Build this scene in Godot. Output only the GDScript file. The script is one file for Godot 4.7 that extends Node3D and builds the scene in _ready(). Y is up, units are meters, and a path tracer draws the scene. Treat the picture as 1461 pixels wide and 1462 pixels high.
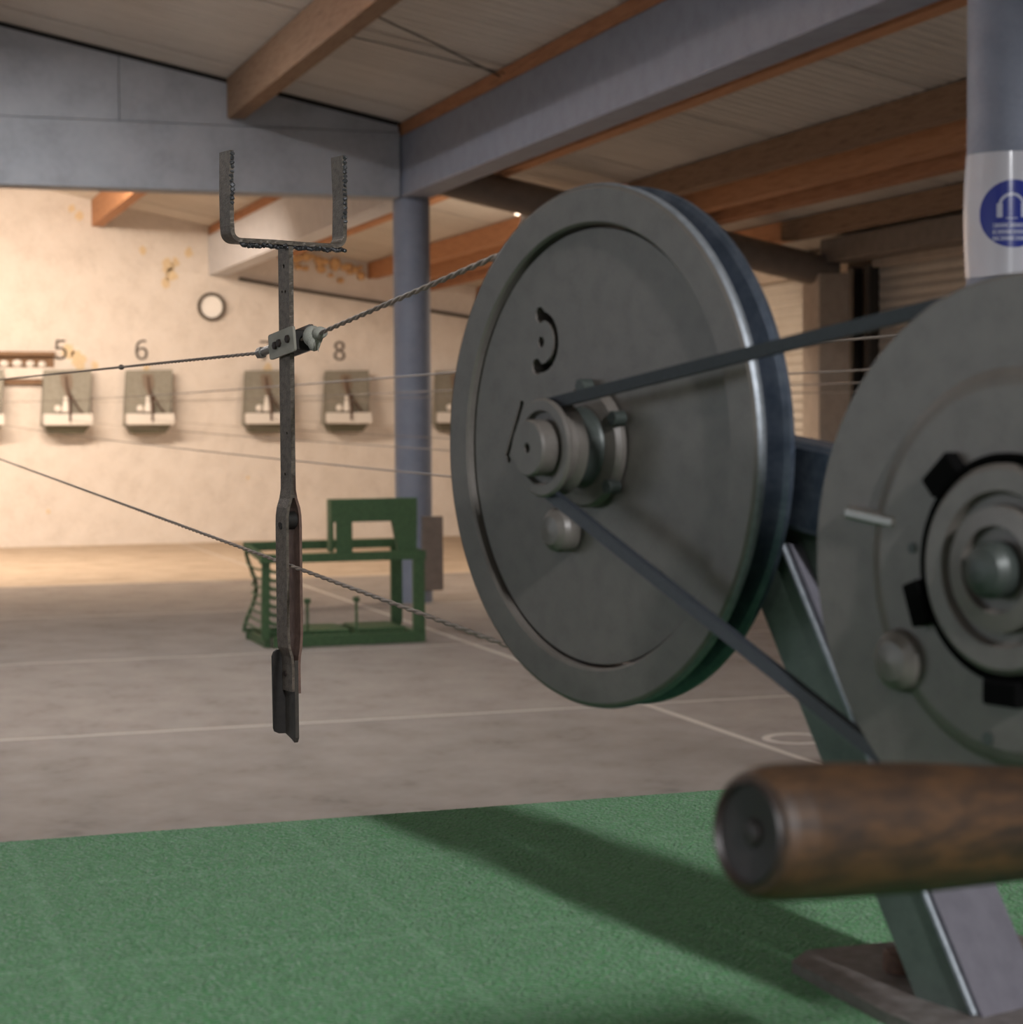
extends Node3D

# ---------------------------------------------------------------- geometry helpers
func new_st() -> SurfaceTool:
	var st := SurfaceTool.new()
	st.begin(Mesh.PRIMITIVE_TRIANGLES)
	return st

func tri(st: SurfaceTool, a: Vector3, b: Vector3, c: Vector3, na: Vector3, nb: Vector3, nc: Vector3) -> void:
	var g := (b - a).cross(c - a)
	if g.length_squared() < 1e-20:
		return
	if g.dot(na + nb + nc) > 0.0:
		st.set_normal(na); st.add_vertex(a)
		st.set_normal(nc); st.add_vertex(c)
		st.set_normal(nb); st.add_vertex(b)
	else:
		st.set_normal(na); st.add_vertex(a)
		st.set_normal(nb); st.add_vertex(b)
		st.set_normal(nc); st.add_vertex(c)

func quad(st: SurfaceTool, a: Vector3, b: Vector3, c: Vector3, d: Vector3, n: Vector3) -> void:
	tri(st, a, b, c, n, n, n)
	tri(st, a, c, d, n, n, n)

# a convex shape from eight corners (bottom ring 0-3, top ring 4-7)
func hexa(st: SurfaceTool, p: Array) -> void:
	var mid := Vector3.ZERO
	for v in p:
		mid += v / 8.0
	for f in [[0, 1, 2, 3], [4, 5, 6, 7], [0, 1, 5, 4], [1, 2, 6, 5], [2, 3, 7, 6], [3, 0, 4, 7]]:
		var a: Vector3 = p[f[0]]
		var b: Vector3 = p[f[1]]
		var c: Vector3 = p[f[2]]
		var d: Vector3 = p[f[3]]
		var n := (c - a).cross(d - b).normalized()
		if n.dot((a + b + c + d) / 4.0 - mid) < 0.0:
			n = -n
		quad(st, a, b, c, d, n)

# box with chamfered edges
func box(st: SurfaceTool, at: Vector3, size: Vector3, ch := 0.0, turn := Basis.IDENTITY) -> void:
	var h := size / 2.0
	if ch <= 0.0:
		var p := []
		for y in [-1, 1]:
			for q in [[-1, -1], [1, -1], [1, 1], [-1, 1]]:
				p.append(at + turn * Vector3(q[0] * h.x, y * h.y, q[1] * h.z))
		hexa(st, p)
		return
	var k := Vector3(h.x - ch, h.y - ch, h.z - ch)
	for ax in 3:
		for s in [-1.0, 1.0]:
			var u := (ax + 1) % 3
			var w := (ax + 2) % 3
			var c := []
			for q in [[-1, -1], [1, -1], [1, 1], [-1, 1]]:
				var v := Vector3.ZERO
				v[ax] = s * h[ax]; v[u] = q[0] * k[u]; v[w] = q[1] * k[w]
				c.append(at + turn * v)
			var n := Vector3.ZERO
			n[ax] = s
			quad(st, c[0], c[1], c[2], c[3], turn * n)
	for ax in 3:
		var u := (ax + 1) % 3
		var w := (ax + 2) % 3
		for su in [-1.0, 1.0]:
			for sw in [-1.0, 1.0]:
				var v := [Vector3.ZERO, Vector3.ZERO, Vector3.ZERO, Vector3.ZERO]
				for i in 4:
					var e := -1.0 if i == 0 or i == 3 else 1.0
					v[i][ax] = e * k[ax]
					if i < 2:
						v[i][u] = su * h[u]; v[i][w] = sw * k[w]
					else:
						v[i][u] = su * k[u]; v[i][w] = sw * h[w]
				var n := Vector3.ZERO
				n[u] = su; n[w] = sw
				n = n.normalized()
				quad(st, at + turn * v[0], at + turn * v[1], at + turn * v[2], at + turn * v[3], turn * n)
	for sx in [-1.0, 1.0]:
		for sy in [-1.0, 1.0]:
			for sz in [-1.0, 1.0]:
				var n := Vector3(sx, sy, sz).normalized()
				var a := at + turn * Vector3(sx * h.x, sy * k.y, sz * k.z)
				var b := at + turn * Vector3(sx * k.x, sy * h.y, sz * k.z)
				var c := at + turn * Vector3(sx * k.x, sy * k.y, sz * h.z)
				tri(st, a, b, c, turn * n, turn * n, turn * n)

# surface of revolution about the local z axis; profile of Vector2(radius, height)
func lathe(st: SurfaceTool, prof: Array, xf := Transform3D.IDENTITY, segs := 48, a0 := 0.0, a1 := TAU) -> void:
	for i in prof.size() - 1:
		var p: Vector2 = prof[i]
		var q: Vector2 = prof[i + 1]
		var t := (q - p)
		if t.length() < 1e-7:
			continue
		t = t.normalized()
		for s in segs:
			var u0 := a0 + (a1 - a0) * s / segs
			var u1 := a0 + (a1 - a0) * (s + 1) / segs
			var e0 := Vector3(cos(u0), sin(u0), 0)
			var e1 := Vector3(cos(u1), sin(u1), 0)
			var n0 := e0 * t.y + Vector3(0, 0, -t.x)
			var n1 := e1 * t.y + Vector3(0, 0, -t.x)
			var a := xf * (e0 * p.x + Vector3(0, 0, p.y))
			var b := xf * (e1 * p.x + Vector3(0, 0, p.y))
			var c := xf * (e1 * q.x + Vector3(0, 0, q.y))
			var d := xf * (e0 * q.x + Vector3(0, 0, q.y))
			tri(st, a, b, c, xf.basis * n0, xf.basis * n1, xf.basis * n1)
			tri(st, a, c, d, xf.basis * n0, xf.basis * n1, xf.basis * n0)

func cyl(st: SurfaceTool, a: Vector3, b: Vector3, r: float, segs := 20, bev := 0.0, r2 := -1.0) -> void:
	var z := (b - a).normalized()
	var x := z.cross(Vector3.UP if abs(z.y) < 0.9 else Vector3.RIGHT).normalized()
	var xf := Transform3D(Basis(x, z.cross(x), z), a)
	var l := a.distance_to(b)
	var rb := r if r2 < 0.0 else r2
	lathe(st, [Vector2(0, 0), Vector2(r - bev, 0), Vector2(r, bev), Vector2(rb, l - bev), Vector2(rb - bev, l), Vector2(0, l)], xf, segs)

func tube(st: SurfaceTool, pts: Array, r: float, sides := 8, r_end := -1.0) -> void:
	var n := pts.size()
	var rings := []
	var ref := Vector3.UP
	for i in n:
		var t: Vector3 = (pts[min(i + 1, n - 1)] - pts[max(i - 1, 0)]).normalized()
		if abs(t.dot(ref)) > 0.95:
			ref = Vector3.RIGHT
		var x := t.cross(ref).normalized()
		var y := x.cross(t).normalized()
		var ring := []
		var rr := r if r_end < 0.0 else lerpf(r, r_end, float(i) / (n - 1))
		for s in sides:
			var u := TAU * s / sides
			var e := x * cos(u) + y * sin(u)
			ring.append([pts[i] + e * rr, e])
		rings.append(ring)
	for i in n - 1:
		for s in sides:
			var a = rings[i][s]
			var b = rings[i][(s + 1) % sides]
			var c = rings[i + 1][(s + 1) % sides]
			var d = rings[i + 1][s]
			tri(st, a[0], b[0], c[0], a[1], b[1], c[1])
			tri(st, a[0], c[0], d[0], a[1], c[1], d[1])
	for e in [0, n - 1]:
		var t: Vector3 = (pts[1] - pts[0]).normalized() * -1.0 if e == 0 else (pts[n - 1] - pts[n - 2]).normalized()
		for s in sides:
			tri(st, pts[e], rings[e][s][0], rings[e][(s + 1) % sides][0], t, t, t)

# polygon (2D outline) extruded from z0 to z1, placed by xf
func prism(st: SurfaceTool, poly: PackedVector2Array, z0: float, z1: float, xf := Transform3D.IDENTITY) -> void:
	var idx := Geometry2D.triangulate_polygon(poly)
	for zz in [[z0, -1.0], [z1, 1.0]]:
		var nn: Vector3 = xf.basis * Vector3(0, 0, zz[1] * signf(z1 - z0))
		for i in range(0, idx.size(), 3):
			var a := xf * Vector3(poly[idx[i]].x, poly[idx[i]].y, zz[0])
			var b := xf * Vector3(poly[idx[i + 1]].x, poly[idx[i + 1]].y, zz[0])
			var c := xf * Vector3(poly[idx[i + 2]].x, poly[idx[i + 2]].y, zz[0])
			tri(st, a, b, c, nn, nn, nn)
	var cw := Geometry2D.is_polygon_clockwise(poly)
	for i in poly.size():
		var p := poly[i]
		var q := poly[(i + 1) % poly.size()]
		var t := (q - p).normalized()
		var n2 := Vector2(t.y, -t.x)
		if cw:
			n2 = -n2
		quad(st, xf * Vector3(p.x, p.y, z0), xf * Vector3(q.x, q.y, z0), xf * Vector3(q.x, q.y, z1), xf * Vector3(p.x, p.y, z1), xf.basis * Vector3(n2.x, n2.y, 0))

# strip of rectangular section swept along a path in the y-z plane: width along x
func strip(st: SurfaceTool, path: Array, x0: float, x1: float, th: float) -> void:
	var n := path.size()
	var off := []
	for i in n:
		var t: Vector2 = (path[min(i + 1, n - 1)] - path[max(i - 1, 0)]).normalized()
		off.append(Vector2(-t.y, t.x) * th / 2.0)
	for i in n - 1:
		var p: Vector2 = path[i]
		var q: Vector2 = path[i + 1]
		var c := []
		for v in [p - off[i], p + off[i], q + off[i + 1], q - off[i + 1]]:
			c.append(v)
		var pts := []
		for xx in [x0, x1]:
			for v in c:
				pts.append(Vector3(xx, v.x, v.y))
		hexa(st, pts)

func ball(st: SurfaceTool, at: Vector3, r: float, squash := Vector3.ONE, segs := 16) -> void:
	var prof := []
	for i in segs + 1:
		var u := -PI / 2 + PI * i / segs
		prof.append(Vector2(r * cos(u), r * sin(u)))
	var rings := segs
	var w := segs * 2
	for i in rings:
		var u0 := -PI / 2 + PI * i / rings
		var u1 := -PI / 2 + PI * (i + 1) / rings
		for s in w:
			var v0 := TAU * s / w
			var v1 := TAU * (s + 1) / w
			var e := []
			for q in [[u0, v0], [u0, v1], [u1, v1], [u1, v0]]:
				e.append(Vector3(cos(q[0]) * cos(q[1]), sin(q[0]), cos(q[0]) * sin(q[1])))
			tri(st, at + e[0] * r * squash, at + e[1] * r * squash, at + e[2] * r * squash, e[0], e[1], e[2])
			tri(st, at + e[0] * r * squash, at + e[2] * r * squash, at + e[3] * r * squash, e[0], e[2], e[3])

# ---------------------------------------------------------------- nodes
var taken := {}

func numbered(called: String) -> String:
	if not taken.has(called):
		taken[called] = 0
		return called
	taken[called] += 1
	return "%s_%03d" % [called, taken[called]]

func thing(called: String, label: String, category: String, xf := Transform3D.IDENTITY, group := "") -> Node3D:
	var o := Node3D.new()
	o.name = numbered(called)
	add_child(o)
	o.transform = xf
	o.set_meta("label", label)
	o.set_meta("category", category)
	if group != "":
		o.set_meta("group", group)
	return o

func part(called: String, st: SurfaceTool, m: Material, parent: Node3D) -> MeshInstance3D:
	var o := MeshInstance3D.new()
	o.mesh = st.commit()
	o.material_override = m
	o.name = called if parent != self else numbered(called)
	parent.add_child(o, true)
	return o

func piece(called: String, mesh: Mesh, m: Material, parent: Node3D, xf := Transform3D.IDENTITY) -> MeshInstance3D:
	var o := MeshInstance3D.new()
	o.mesh = mesh
	o.material_override = m
	o.name = called
	o.transform = xf
	parent.add_child(o, true)
	return o

func single(called: String, st: SurfaceTool, m: Material, label: String, category: String, group := "") -> MeshInstance3D:
	var o := part(called, st, m, self)
	o.set_meta("label", label)
	o.set_meta("category", category)
	if group != "":
		o.set_meta("group", group)
	return o

func struct_node(called: String, label: String) -> Node3D:
	var o := Node3D.new()
	o.name = called
	add_child(o)
	o.set_meta("kind", "structure")
	o.set_meta("label", label)
	return o

# ---------------------------------------------------------------- materials
func noise_image(size: int, freq: float, seed_: int, oct := 4, type := FastNoiseLite.TYPE_SIMPLEX_SMOOTH) -> Image:
	var n := FastNoiseLite.new()
	n.seed = seed_
	n.frequency = freq
	n.noise_type = type
	n.fractal_octaves = oct
	return n.get_seamless_image(size, size)

func two_tone(size: int, stops: Array, f1: float, f2: float, mix2: float, seed_: int) -> ImageTexture:
	var a := noise_image(size, f1, seed_)
	var b := noise_image(size, f2, seed_ + 7, 2)
	var ad := a.get_data()
	var bd := b.get_data()
	var out := PackedByteArray()
	out.resize(size * size * 3)
	var lut := []
	for i in 256:
		var t := i / 255.0 * (stops.size() - 1)
		var k := mini(int(t), stops.size() - 2)
		lut.append((stops[k] as Color).lerp(stops[k + 1], t - k))
	for i in size * size:
		var v := int(ad[i] * (1.0 - mix2) + bd[i] * mix2)
		var c: Color = lut[clampi(v, 0, 255)]
		out[i * 3] = int(c.r * 255.0)
		out[i * 3 + 1] = int(c.g * 255.0)
		out[i * 3 + 2] = int(c.b * 255.0)
	var img := Image.create_from_data(size, size, false, Image.FORMAT_RGB8, out)
	img.generate_mipmaps()
	return ImageTexture.create_from_image(img)

func bump(size: int, freq: float, seed_: int, strength: float) -> ImageTexture:
	var im := noise_image(size, freq, seed_, 4)
	im.convert(Image.FORMAT_RGBA8)
	im.bump_map_to_normal_map(strength)
	return ImageTexture.create_from_image(im)

func plain(c: Color, rough := 0.6, metal := 0.0) -> StandardMaterial3D:
	var m := StandardMaterial3D.new()
	m.albedo_color = c
	m.roughness = rough
	m.metallic = metal
	m.metallic_specular = 0.5
	return m

func grained(stops: Array, f1: float, f2: float, mix2: float, seed_: int, scale: Vector3, rough := 0.7, metal := 0.0, world := false, bump_strength := 0.0, bump_freq := 0.05) -> StandardMaterial3D:
	var m := plain(Color.WHITE, rough, metal)
	m.albedo_texture = two_tone(256, stops, f1, f2, mix2, seed_)
	m.uv1_triplanar = true
	m.uv1_world_triplanar = world
	m.uv1_scale = scale
	if bump_strength > 0.0:
		m.normal_enabled = true
		m.normal_texture = bump(256, bump_freq, seed_ + 31, bump_strength)
		m.normal_scale = 1.0
	return m

func rgb(r: int, g: int, b: int) -> Color:
	return Color(r / 255.0, g / 255.0, b / 255.0)

var M := {}

func make_materials() -> void:
	M.concrete = [
		grained([rgb(108, 101, 95), rgb(136, 128, 121), rgb(145, 137, 130), rgb(152, 144, 137)], 0.02, 0.12, 0.3, 11, Vector3(0.45, 0.45, 0.45), 0.85, 0.0, true),
		grained([rgb(112, 104, 98), rgb(140, 131, 124), rgb(148, 140, 132), rgb(156, 148, 140)], 0.024, 0.15, 0.35, 12, Vector3(0.4, 0.4, 0.4), 0.85, 0.0, true)]
	M.sandy = grained([rgb(160, 142, 122), rgb(182, 165, 145), rgb(196, 180, 160)], 0.02, 0.12, 0.3, 14, Vector3(0.4, 0.4, 0.4), 0.85, 0.0, true)
	M.joint = plain(rgb(196, 187, 178), 0.9)
	M.plaster = grained([rgb(214, 205, 196), rgb(228, 220, 212), rgb(234, 227, 220)], 0.02, 0.14, 0.35, 21, Vector3(0.5, 0.5, 0.5), 0.9, 0.0, true, 1.2, 0.03)
	M.dark_wall = grained([rgb(86, 88, 92), rgb(100, 102, 106), rgb(108, 110, 114)], 0.02, 0.14, 0.35, 25, Vector3(0.5, 0.5, 0.5), 0.9, 0.0, true)
	M.patch = grained([rgb(205, 170, 118), rgb(226, 205, 170), rgb(240, 230, 212)], 0.05, 0.2, 0.4, 23, Vector3(3, 3, 3), 0.95)
	M.blue_paint = grained([rgb(120, 127, 143), rgb(134, 142, 158), rgb(141, 149, 165)], 0.03, 0.2, 0.4, 31, Vector3(0.8, 0.8, 0.8), 0.6, 0.0, true)
	M.pale_tone = grained([rgb(186, 187, 192), rgb(200, 201, 206), rgb(208, 209, 213)], 0.03, 0.2, 0.4, 32, Vector3(0.8, 0.8, 0.8), 0.6, 0.0, true)  # lighter tone for the far length of the long beam
	M.grey_paint = grained([rgb(148, 152, 157), rgb(166, 170, 176), rgb(176, 180, 185)], 0.014, 0.09, 0.3, 33, Vector3(0.6, 0.6, 0.6), 0.7, 0.0, true)
	M.brown_steel = grained([rgb(104, 92, 82), rgb(122, 110, 100), rgb(132, 121, 111)], 0.03, 0.2, 0.4, 35, Vector3(1, 1, 1), 0.6, 0.0, true)
	M.wood = [
		grained([rgb(116, 74, 50), rgb(160, 110, 76), rgb(178, 128, 92), rgb(144, 94, 64)], 0.03, 0.1, 0.3, 41, Vector3(5, 5, 0.35), 0.75, 0.0, true),
		grained([rgb(126, 82, 56), rgb(174, 122, 84), rgb(192, 140, 100), rgb(156, 104, 70)], 0.035, 0.12, 0.3, 42, Vector3(4, 4, 0.3), 0.75, 0.0, true)]
	M.old_wood = grained([rgb(94, 68, 50), rgb(130, 102, 79), rgb(146, 119, 95), rgb(110, 80, 60)], 0.03, 0.1, 0.35, 43, Vector3(4, 4, 0.4), 0.85, 0.0, true)
	M.roof = [
		grained([rgb(190, 183, 172), rgb(206, 199, 189), rgb(214, 208, 198)], 0.02, 0.12, 0.3, 51, Vector3(0.3, 0.6, 1.2), 0.6, 0.0, true),
		grained([rgb(184, 176, 165), rgb(198, 191, 181), rgb(208, 201, 191)], 0.02, 0.12, 0.3, 52, Vector3(0.34, 0.6, 1.4), 0.6, 0.0, true)]
	M.gap_shade = plain(rgb(38, 36, 34), 0.9)  # near black, paints the shade in the gap under the roof
	M.shutter = grained([rgb(176, 166, 152), rgb(190, 181, 168), rgb(198, 190, 178)], 0.02, 0.1, 0.3, 55, Vector3(0.6, 0.6, 0.6), 0.55, 0.0, true)
	M.shutter_rail = plain(rgb(70, 64, 58), 0.6, 0.3)
	M.column = grained([rgb(164, 148, 132), rgb(178, 163, 147), rgb(188, 174, 158)], 0.03, 0.15, 0.3, 57, Vector3(1, 1, 1), 0.7, 0.0, true)
	M.felt = grained([rgb(32, 90, 44), rgb(46, 114, 58), rgb(57, 130, 68), rgb(68, 144, 80)], 0.06, 0.35, 0.55, 61, Vector3(5, 5, 5), 1.0, 0.0, true, 6.0, 0.2)
	M.felt.rim_enabled = true
	M.felt.rim = 0.35
	M.felt.rim_tint = 0.8
	M.tabletop = plain(rgb(128, 100, 72), 0.7)
	M.winch = grained([rgb(83, 78, 73), rgb(95, 90, 85), rgb(102, 97, 91)], 0.03, 0.2, 0.35, 71, Vector3(6, 6, 6), 0.42, 0.1)
	M.winch.metallic_specular = 0.6
	M.winch_dark = grained([rgb(44, 50, 48), rgb(58, 64, 61), rgb(66, 72, 68)], 0.03, 0.2, 0.35, 72, Vector3(9, 9, 9), 0.45, 0.2)
	M.winch_green = grained([rgb(66, 76, 70), rgb(80, 91, 84), rgb(88, 99, 92)], 0.03, 0.2, 0.35, 73, Vector3(6, 6, 6), 0.45, 0.1)
	M.wheel_steel = grained([rgb(62, 72, 86), rgb(88, 98, 112), rgb(116, 124, 136)], 0.02, 0.1, 0.3, 74, Vector3(8, 8, 8), 0.38, 0.75)
	M.edge_highlight = grained([rgb(92, 98, 104), rgb(128, 134, 140), rgb(146, 151, 156)], 0.05, 0.2, 0.3, 75, Vector3(12, 12, 12), 0.5, 0.5)  # paler metal that paints the highlights along edges
	M.black = plain(rgb(8, 8, 8), 0.9)
	M.black.metallic_specular = 0.15
	M.belt = grained([rgb(30, 33, 38), rgb(42, 46, 52), rgb(52, 56, 62)], 0.05, 0.2, 0.3, 77, Vector3(20, 20, 20), 0.5)
	M.galv = grained([rgb(122, 120, 124), rgb(146, 144, 148), rgb(160, 158, 160)], 0.04, 0.2, 0.3, 78, Vector3(10, 10, 10), 0.45, 0.4)
	M.flange = grained([rgb(82, 80, 88), rgb(98, 96, 104), rgb(106, 104, 112)], 0.03, 0.2, 0.3, 70, Vector3(8, 8, 8), 0.5, 0.2)  # lighter grey painted on the lit side of the winch leg
	M.plate = grained([rgb(84, 76, 72), rgb(112, 106, 103), rgb(134, 130, 128)], 0.03, 0.2, 0.3, 76, Vector3(9, 9, 9), 0.45, 0.3)
	M.rust = grained([rgb(64, 46, 38), rgb(92, 68, 56), rgb(116, 88, 74)], 0.04, 0.2, 0.4, 79, Vector3(14, 14, 14), 0.7, 0.3)
	M.iron = grained([rgb(66, 61, 56), rgb(100, 93, 85), rgb(120, 112, 102), rgb(86, 75, 66)], 0.03, 0.18, 0.35, 81, Vector3(14, 14, 5), 0.42, 0.65, false, 1.0, 0.1)
	M.iron_dark = grained([rgb(24, 23, 22), rgb(36, 34, 32), rgb(46, 43, 40)], 0.03, 0.18, 0.35, 83, Vector3(16, 16, 8), 0.55, 0.3)
	M.iron_mid = grained([rgb(44, 42, 38), rgb(62, 59, 54), rgb(74, 70, 64)], 0.03, 0.18, 0.35, 82, Vector3(16, 8, 16), 0.5, 0.3)
	M.iron_red = grained([rgb(84, 66, 58), rgb(112, 90, 80), rgb(128, 106, 94)], 0.03, 0.18, 0.35, 84, Vector3(16, 8, 16), 0.5, 0.4)
	M.weld = grained([rgb(40, 40, 41), rgb(70, 71, 73), rgb(112, 113, 115)], 0.05, 0.2, 0.4, 85, Vector3(30, 30, 30), 0.35, 0.55, false, 3.0, 0.12)
	M.steel = plain(rgb(150, 148, 144), 0.35, 0.85)
	M.bolt = plain(rgb(58, 50, 46), 0.4, 0.6)
	M.wire = grained([rgb(96, 84, 74), rgb(132, 122, 112), rgb(154, 146, 136)], 0.05, 0.2, 0.3, 87, Vector3(20, 20, 20), 0.5, 0.4)
	M.tape = grained([rgb(112, 112, 102), rgb(156, 156, 146), rgb(190, 188, 178)], 0.06, 0.2, 0.4, 89, Vector3(40, 40, 40), 0.9, 0.0, false, 4.0, 0.15)
	M.handle = grained([rgb(24, 17, 12), rgb(44, 30, 20), rgb(74, 50, 28), rgb(38, 26, 17)], 0.02, 0.08, 0.3, 91, Vector3(26, 26, 5), 0.55)
	M.handle_end = grained([rgb(22, 16, 15), rgb(32, 23, 21), rgb(42, 30, 27)], 0.04, 0.2, 0.3, 92, Vector3(30, 30, 30), 0.5)
	M.green = grained([rgb(44, 70, 42), rgb(60, 90, 56), rgb(72, 102, 66)], 0.04, 0.2, 0.35, 95, Vector3(3, 3, 3), 0.55)
	M.trap = grained([rgb(126, 123, 112), rgb(146, 143, 132), rgb(156, 153, 142)], 0.03, 0.15, 0.3, 101, Vector3(2, 2, 2), 0.6, 0.2)
	M.stain = grained([rgb(112, 94, 80), rgb(134, 120, 106), rgb(140, 132, 120)], 0.04, 0.2, 0.4, 103, Vector3(5, 5, 5), 0.7)
	M.trap_dark = plain(rgb(104, 104, 90), 0.6, 0.2)
	M.white = plain(rgb(232, 228, 222), 0.6)
	M.digit = plain(rgb(84, 76, 70), 0.8)
	M.clock_face = plain(rgb(250, 248, 244), 0.3)
	M.clock_rim = plain(rgb(92, 84, 74), 0.5, 0.3)
	M.foam = grained([rgb(190, 140, 90), rgb(220, 180, 132), rgb(236, 212, 176)], 0.06, 0.2, 0.4, 111, Vector3(4, 4, 4), 0.95)
	M.glass = plain(Color(0.9, 0.95, 1.0, 0.1), 0.05)
	M.glass.transparency = BaseMaterial3D.TRANSPARENCY_ALPHA
	M.orange = plain(rgb(206, 140, 60), 0.7)

# ---------------------------------------------------------------- room constants
const ROOF0 := 4.477
const ROOFK := -0.199
const RIDGE := -2.0
const FRAME_Z := -14.6
const FAR_Z := -22.8
const WORDS := {"4": "in front of the wall ledge", "5": "below the figure five", "6": "below the figure six", "7": "below the figure seven", "8": "below the figure eight", "9": "between the post and the wheel"}
const FIGURES := {"5": "five", "6": "six", "7": "seven", "8": "eight"}

func roof_y(x: float) -> float:
	return ROOF0 + ROOFK * x if x > RIDGE else ROOF0 + ROOFK * RIDGE - ROOFK * (x - RIDGE)

# ---------------------------------------------------------------- lamps
func tube_lamp(at: Vector3, along: Vector3, facing: Vector3, length: float, width: float, color: Color, energy: float, glow: float, label: String, group: String, shield: bool, up_energy := 0.0) -> void:
	var z := -facing.normalized()
	var x := along.normalized()
	var y := z.cross(x).normalized()
	var o := thing("tube_lamp", label, "lamp", Transform3D(Basis(x, y, z), at), group)
	var st := new_st()
	box(st, Vector3(0, 0, 0.045), Vector3(length + 0.06, width + 0.05, 0.05), 0.006)
	if up_energy > 0.0:
		for e in [-0.45, 0.45]:
			cyl(st, Vector3(length * e, 0, 0.07), Vector3(length * e, 0, roof_y(at.x) - at.y), 0.006, 8)
	part("housing", st, M.white, o)
	st = new_st()
	for s in [-1, 1]:
		box(st, Vector3(0, s * (width / 2 + 0.03), 0.01), Vector3(length + 0.06, 0.006, 0.11 if shield else 0.05))
	part("reflector", st, M.white, o)
	var em := plain(Color(0.95, 0.95, 0.95), 0.5)
	em.emission_enabled = true
	em.emission = color
	em.emission_energy_multiplier = glow
	st = new_st()
	for s in [-1, 1]:
		cyl(st, Vector3(-length / 2, s * width * 0.25, 0.0), Vector3(length / 2, s * width * 0.25, 0.0), 0.013, 12)
	part("tube", st, em, o)
	var faces := [[energy, -0.03, 0.0]]
	if up_energy > 0.0:
		st = new_st()
		for s in [-1, 1]:
			cyl(st, Vector3(-length / 2, s * width * 0.25, 0.085), Vector3(length / 2, s * width * 0.25, 0.085), 0.013, 12)
		part("added_uplight_tube", st, em, o)  # second pair of tubes, added to brighten the roof sheets
		faces.append([up_energy, 0.115, PI])
	for fc in faces:
		lamp_face(o, Vector2(length, width), color, fc[0], fc[1], fc[2])

func lamp_face(o: Node3D, size: Vector2, color: Color, energy: float, z: float, turn: float) -> void:
	var l := AreaLight3D.new()
	l.name = "lamp_light"
	l.area_size = size
	l.light_color = color
	l.light_energy = energy
	l.shadow_enabled = true
	l.area_range = 40.0
	l.area_attenuation = 2.0
	o.add_child(l, true)
	l.position = Vector3(0, 0, z)
	l.rotation.x = turn

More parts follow.
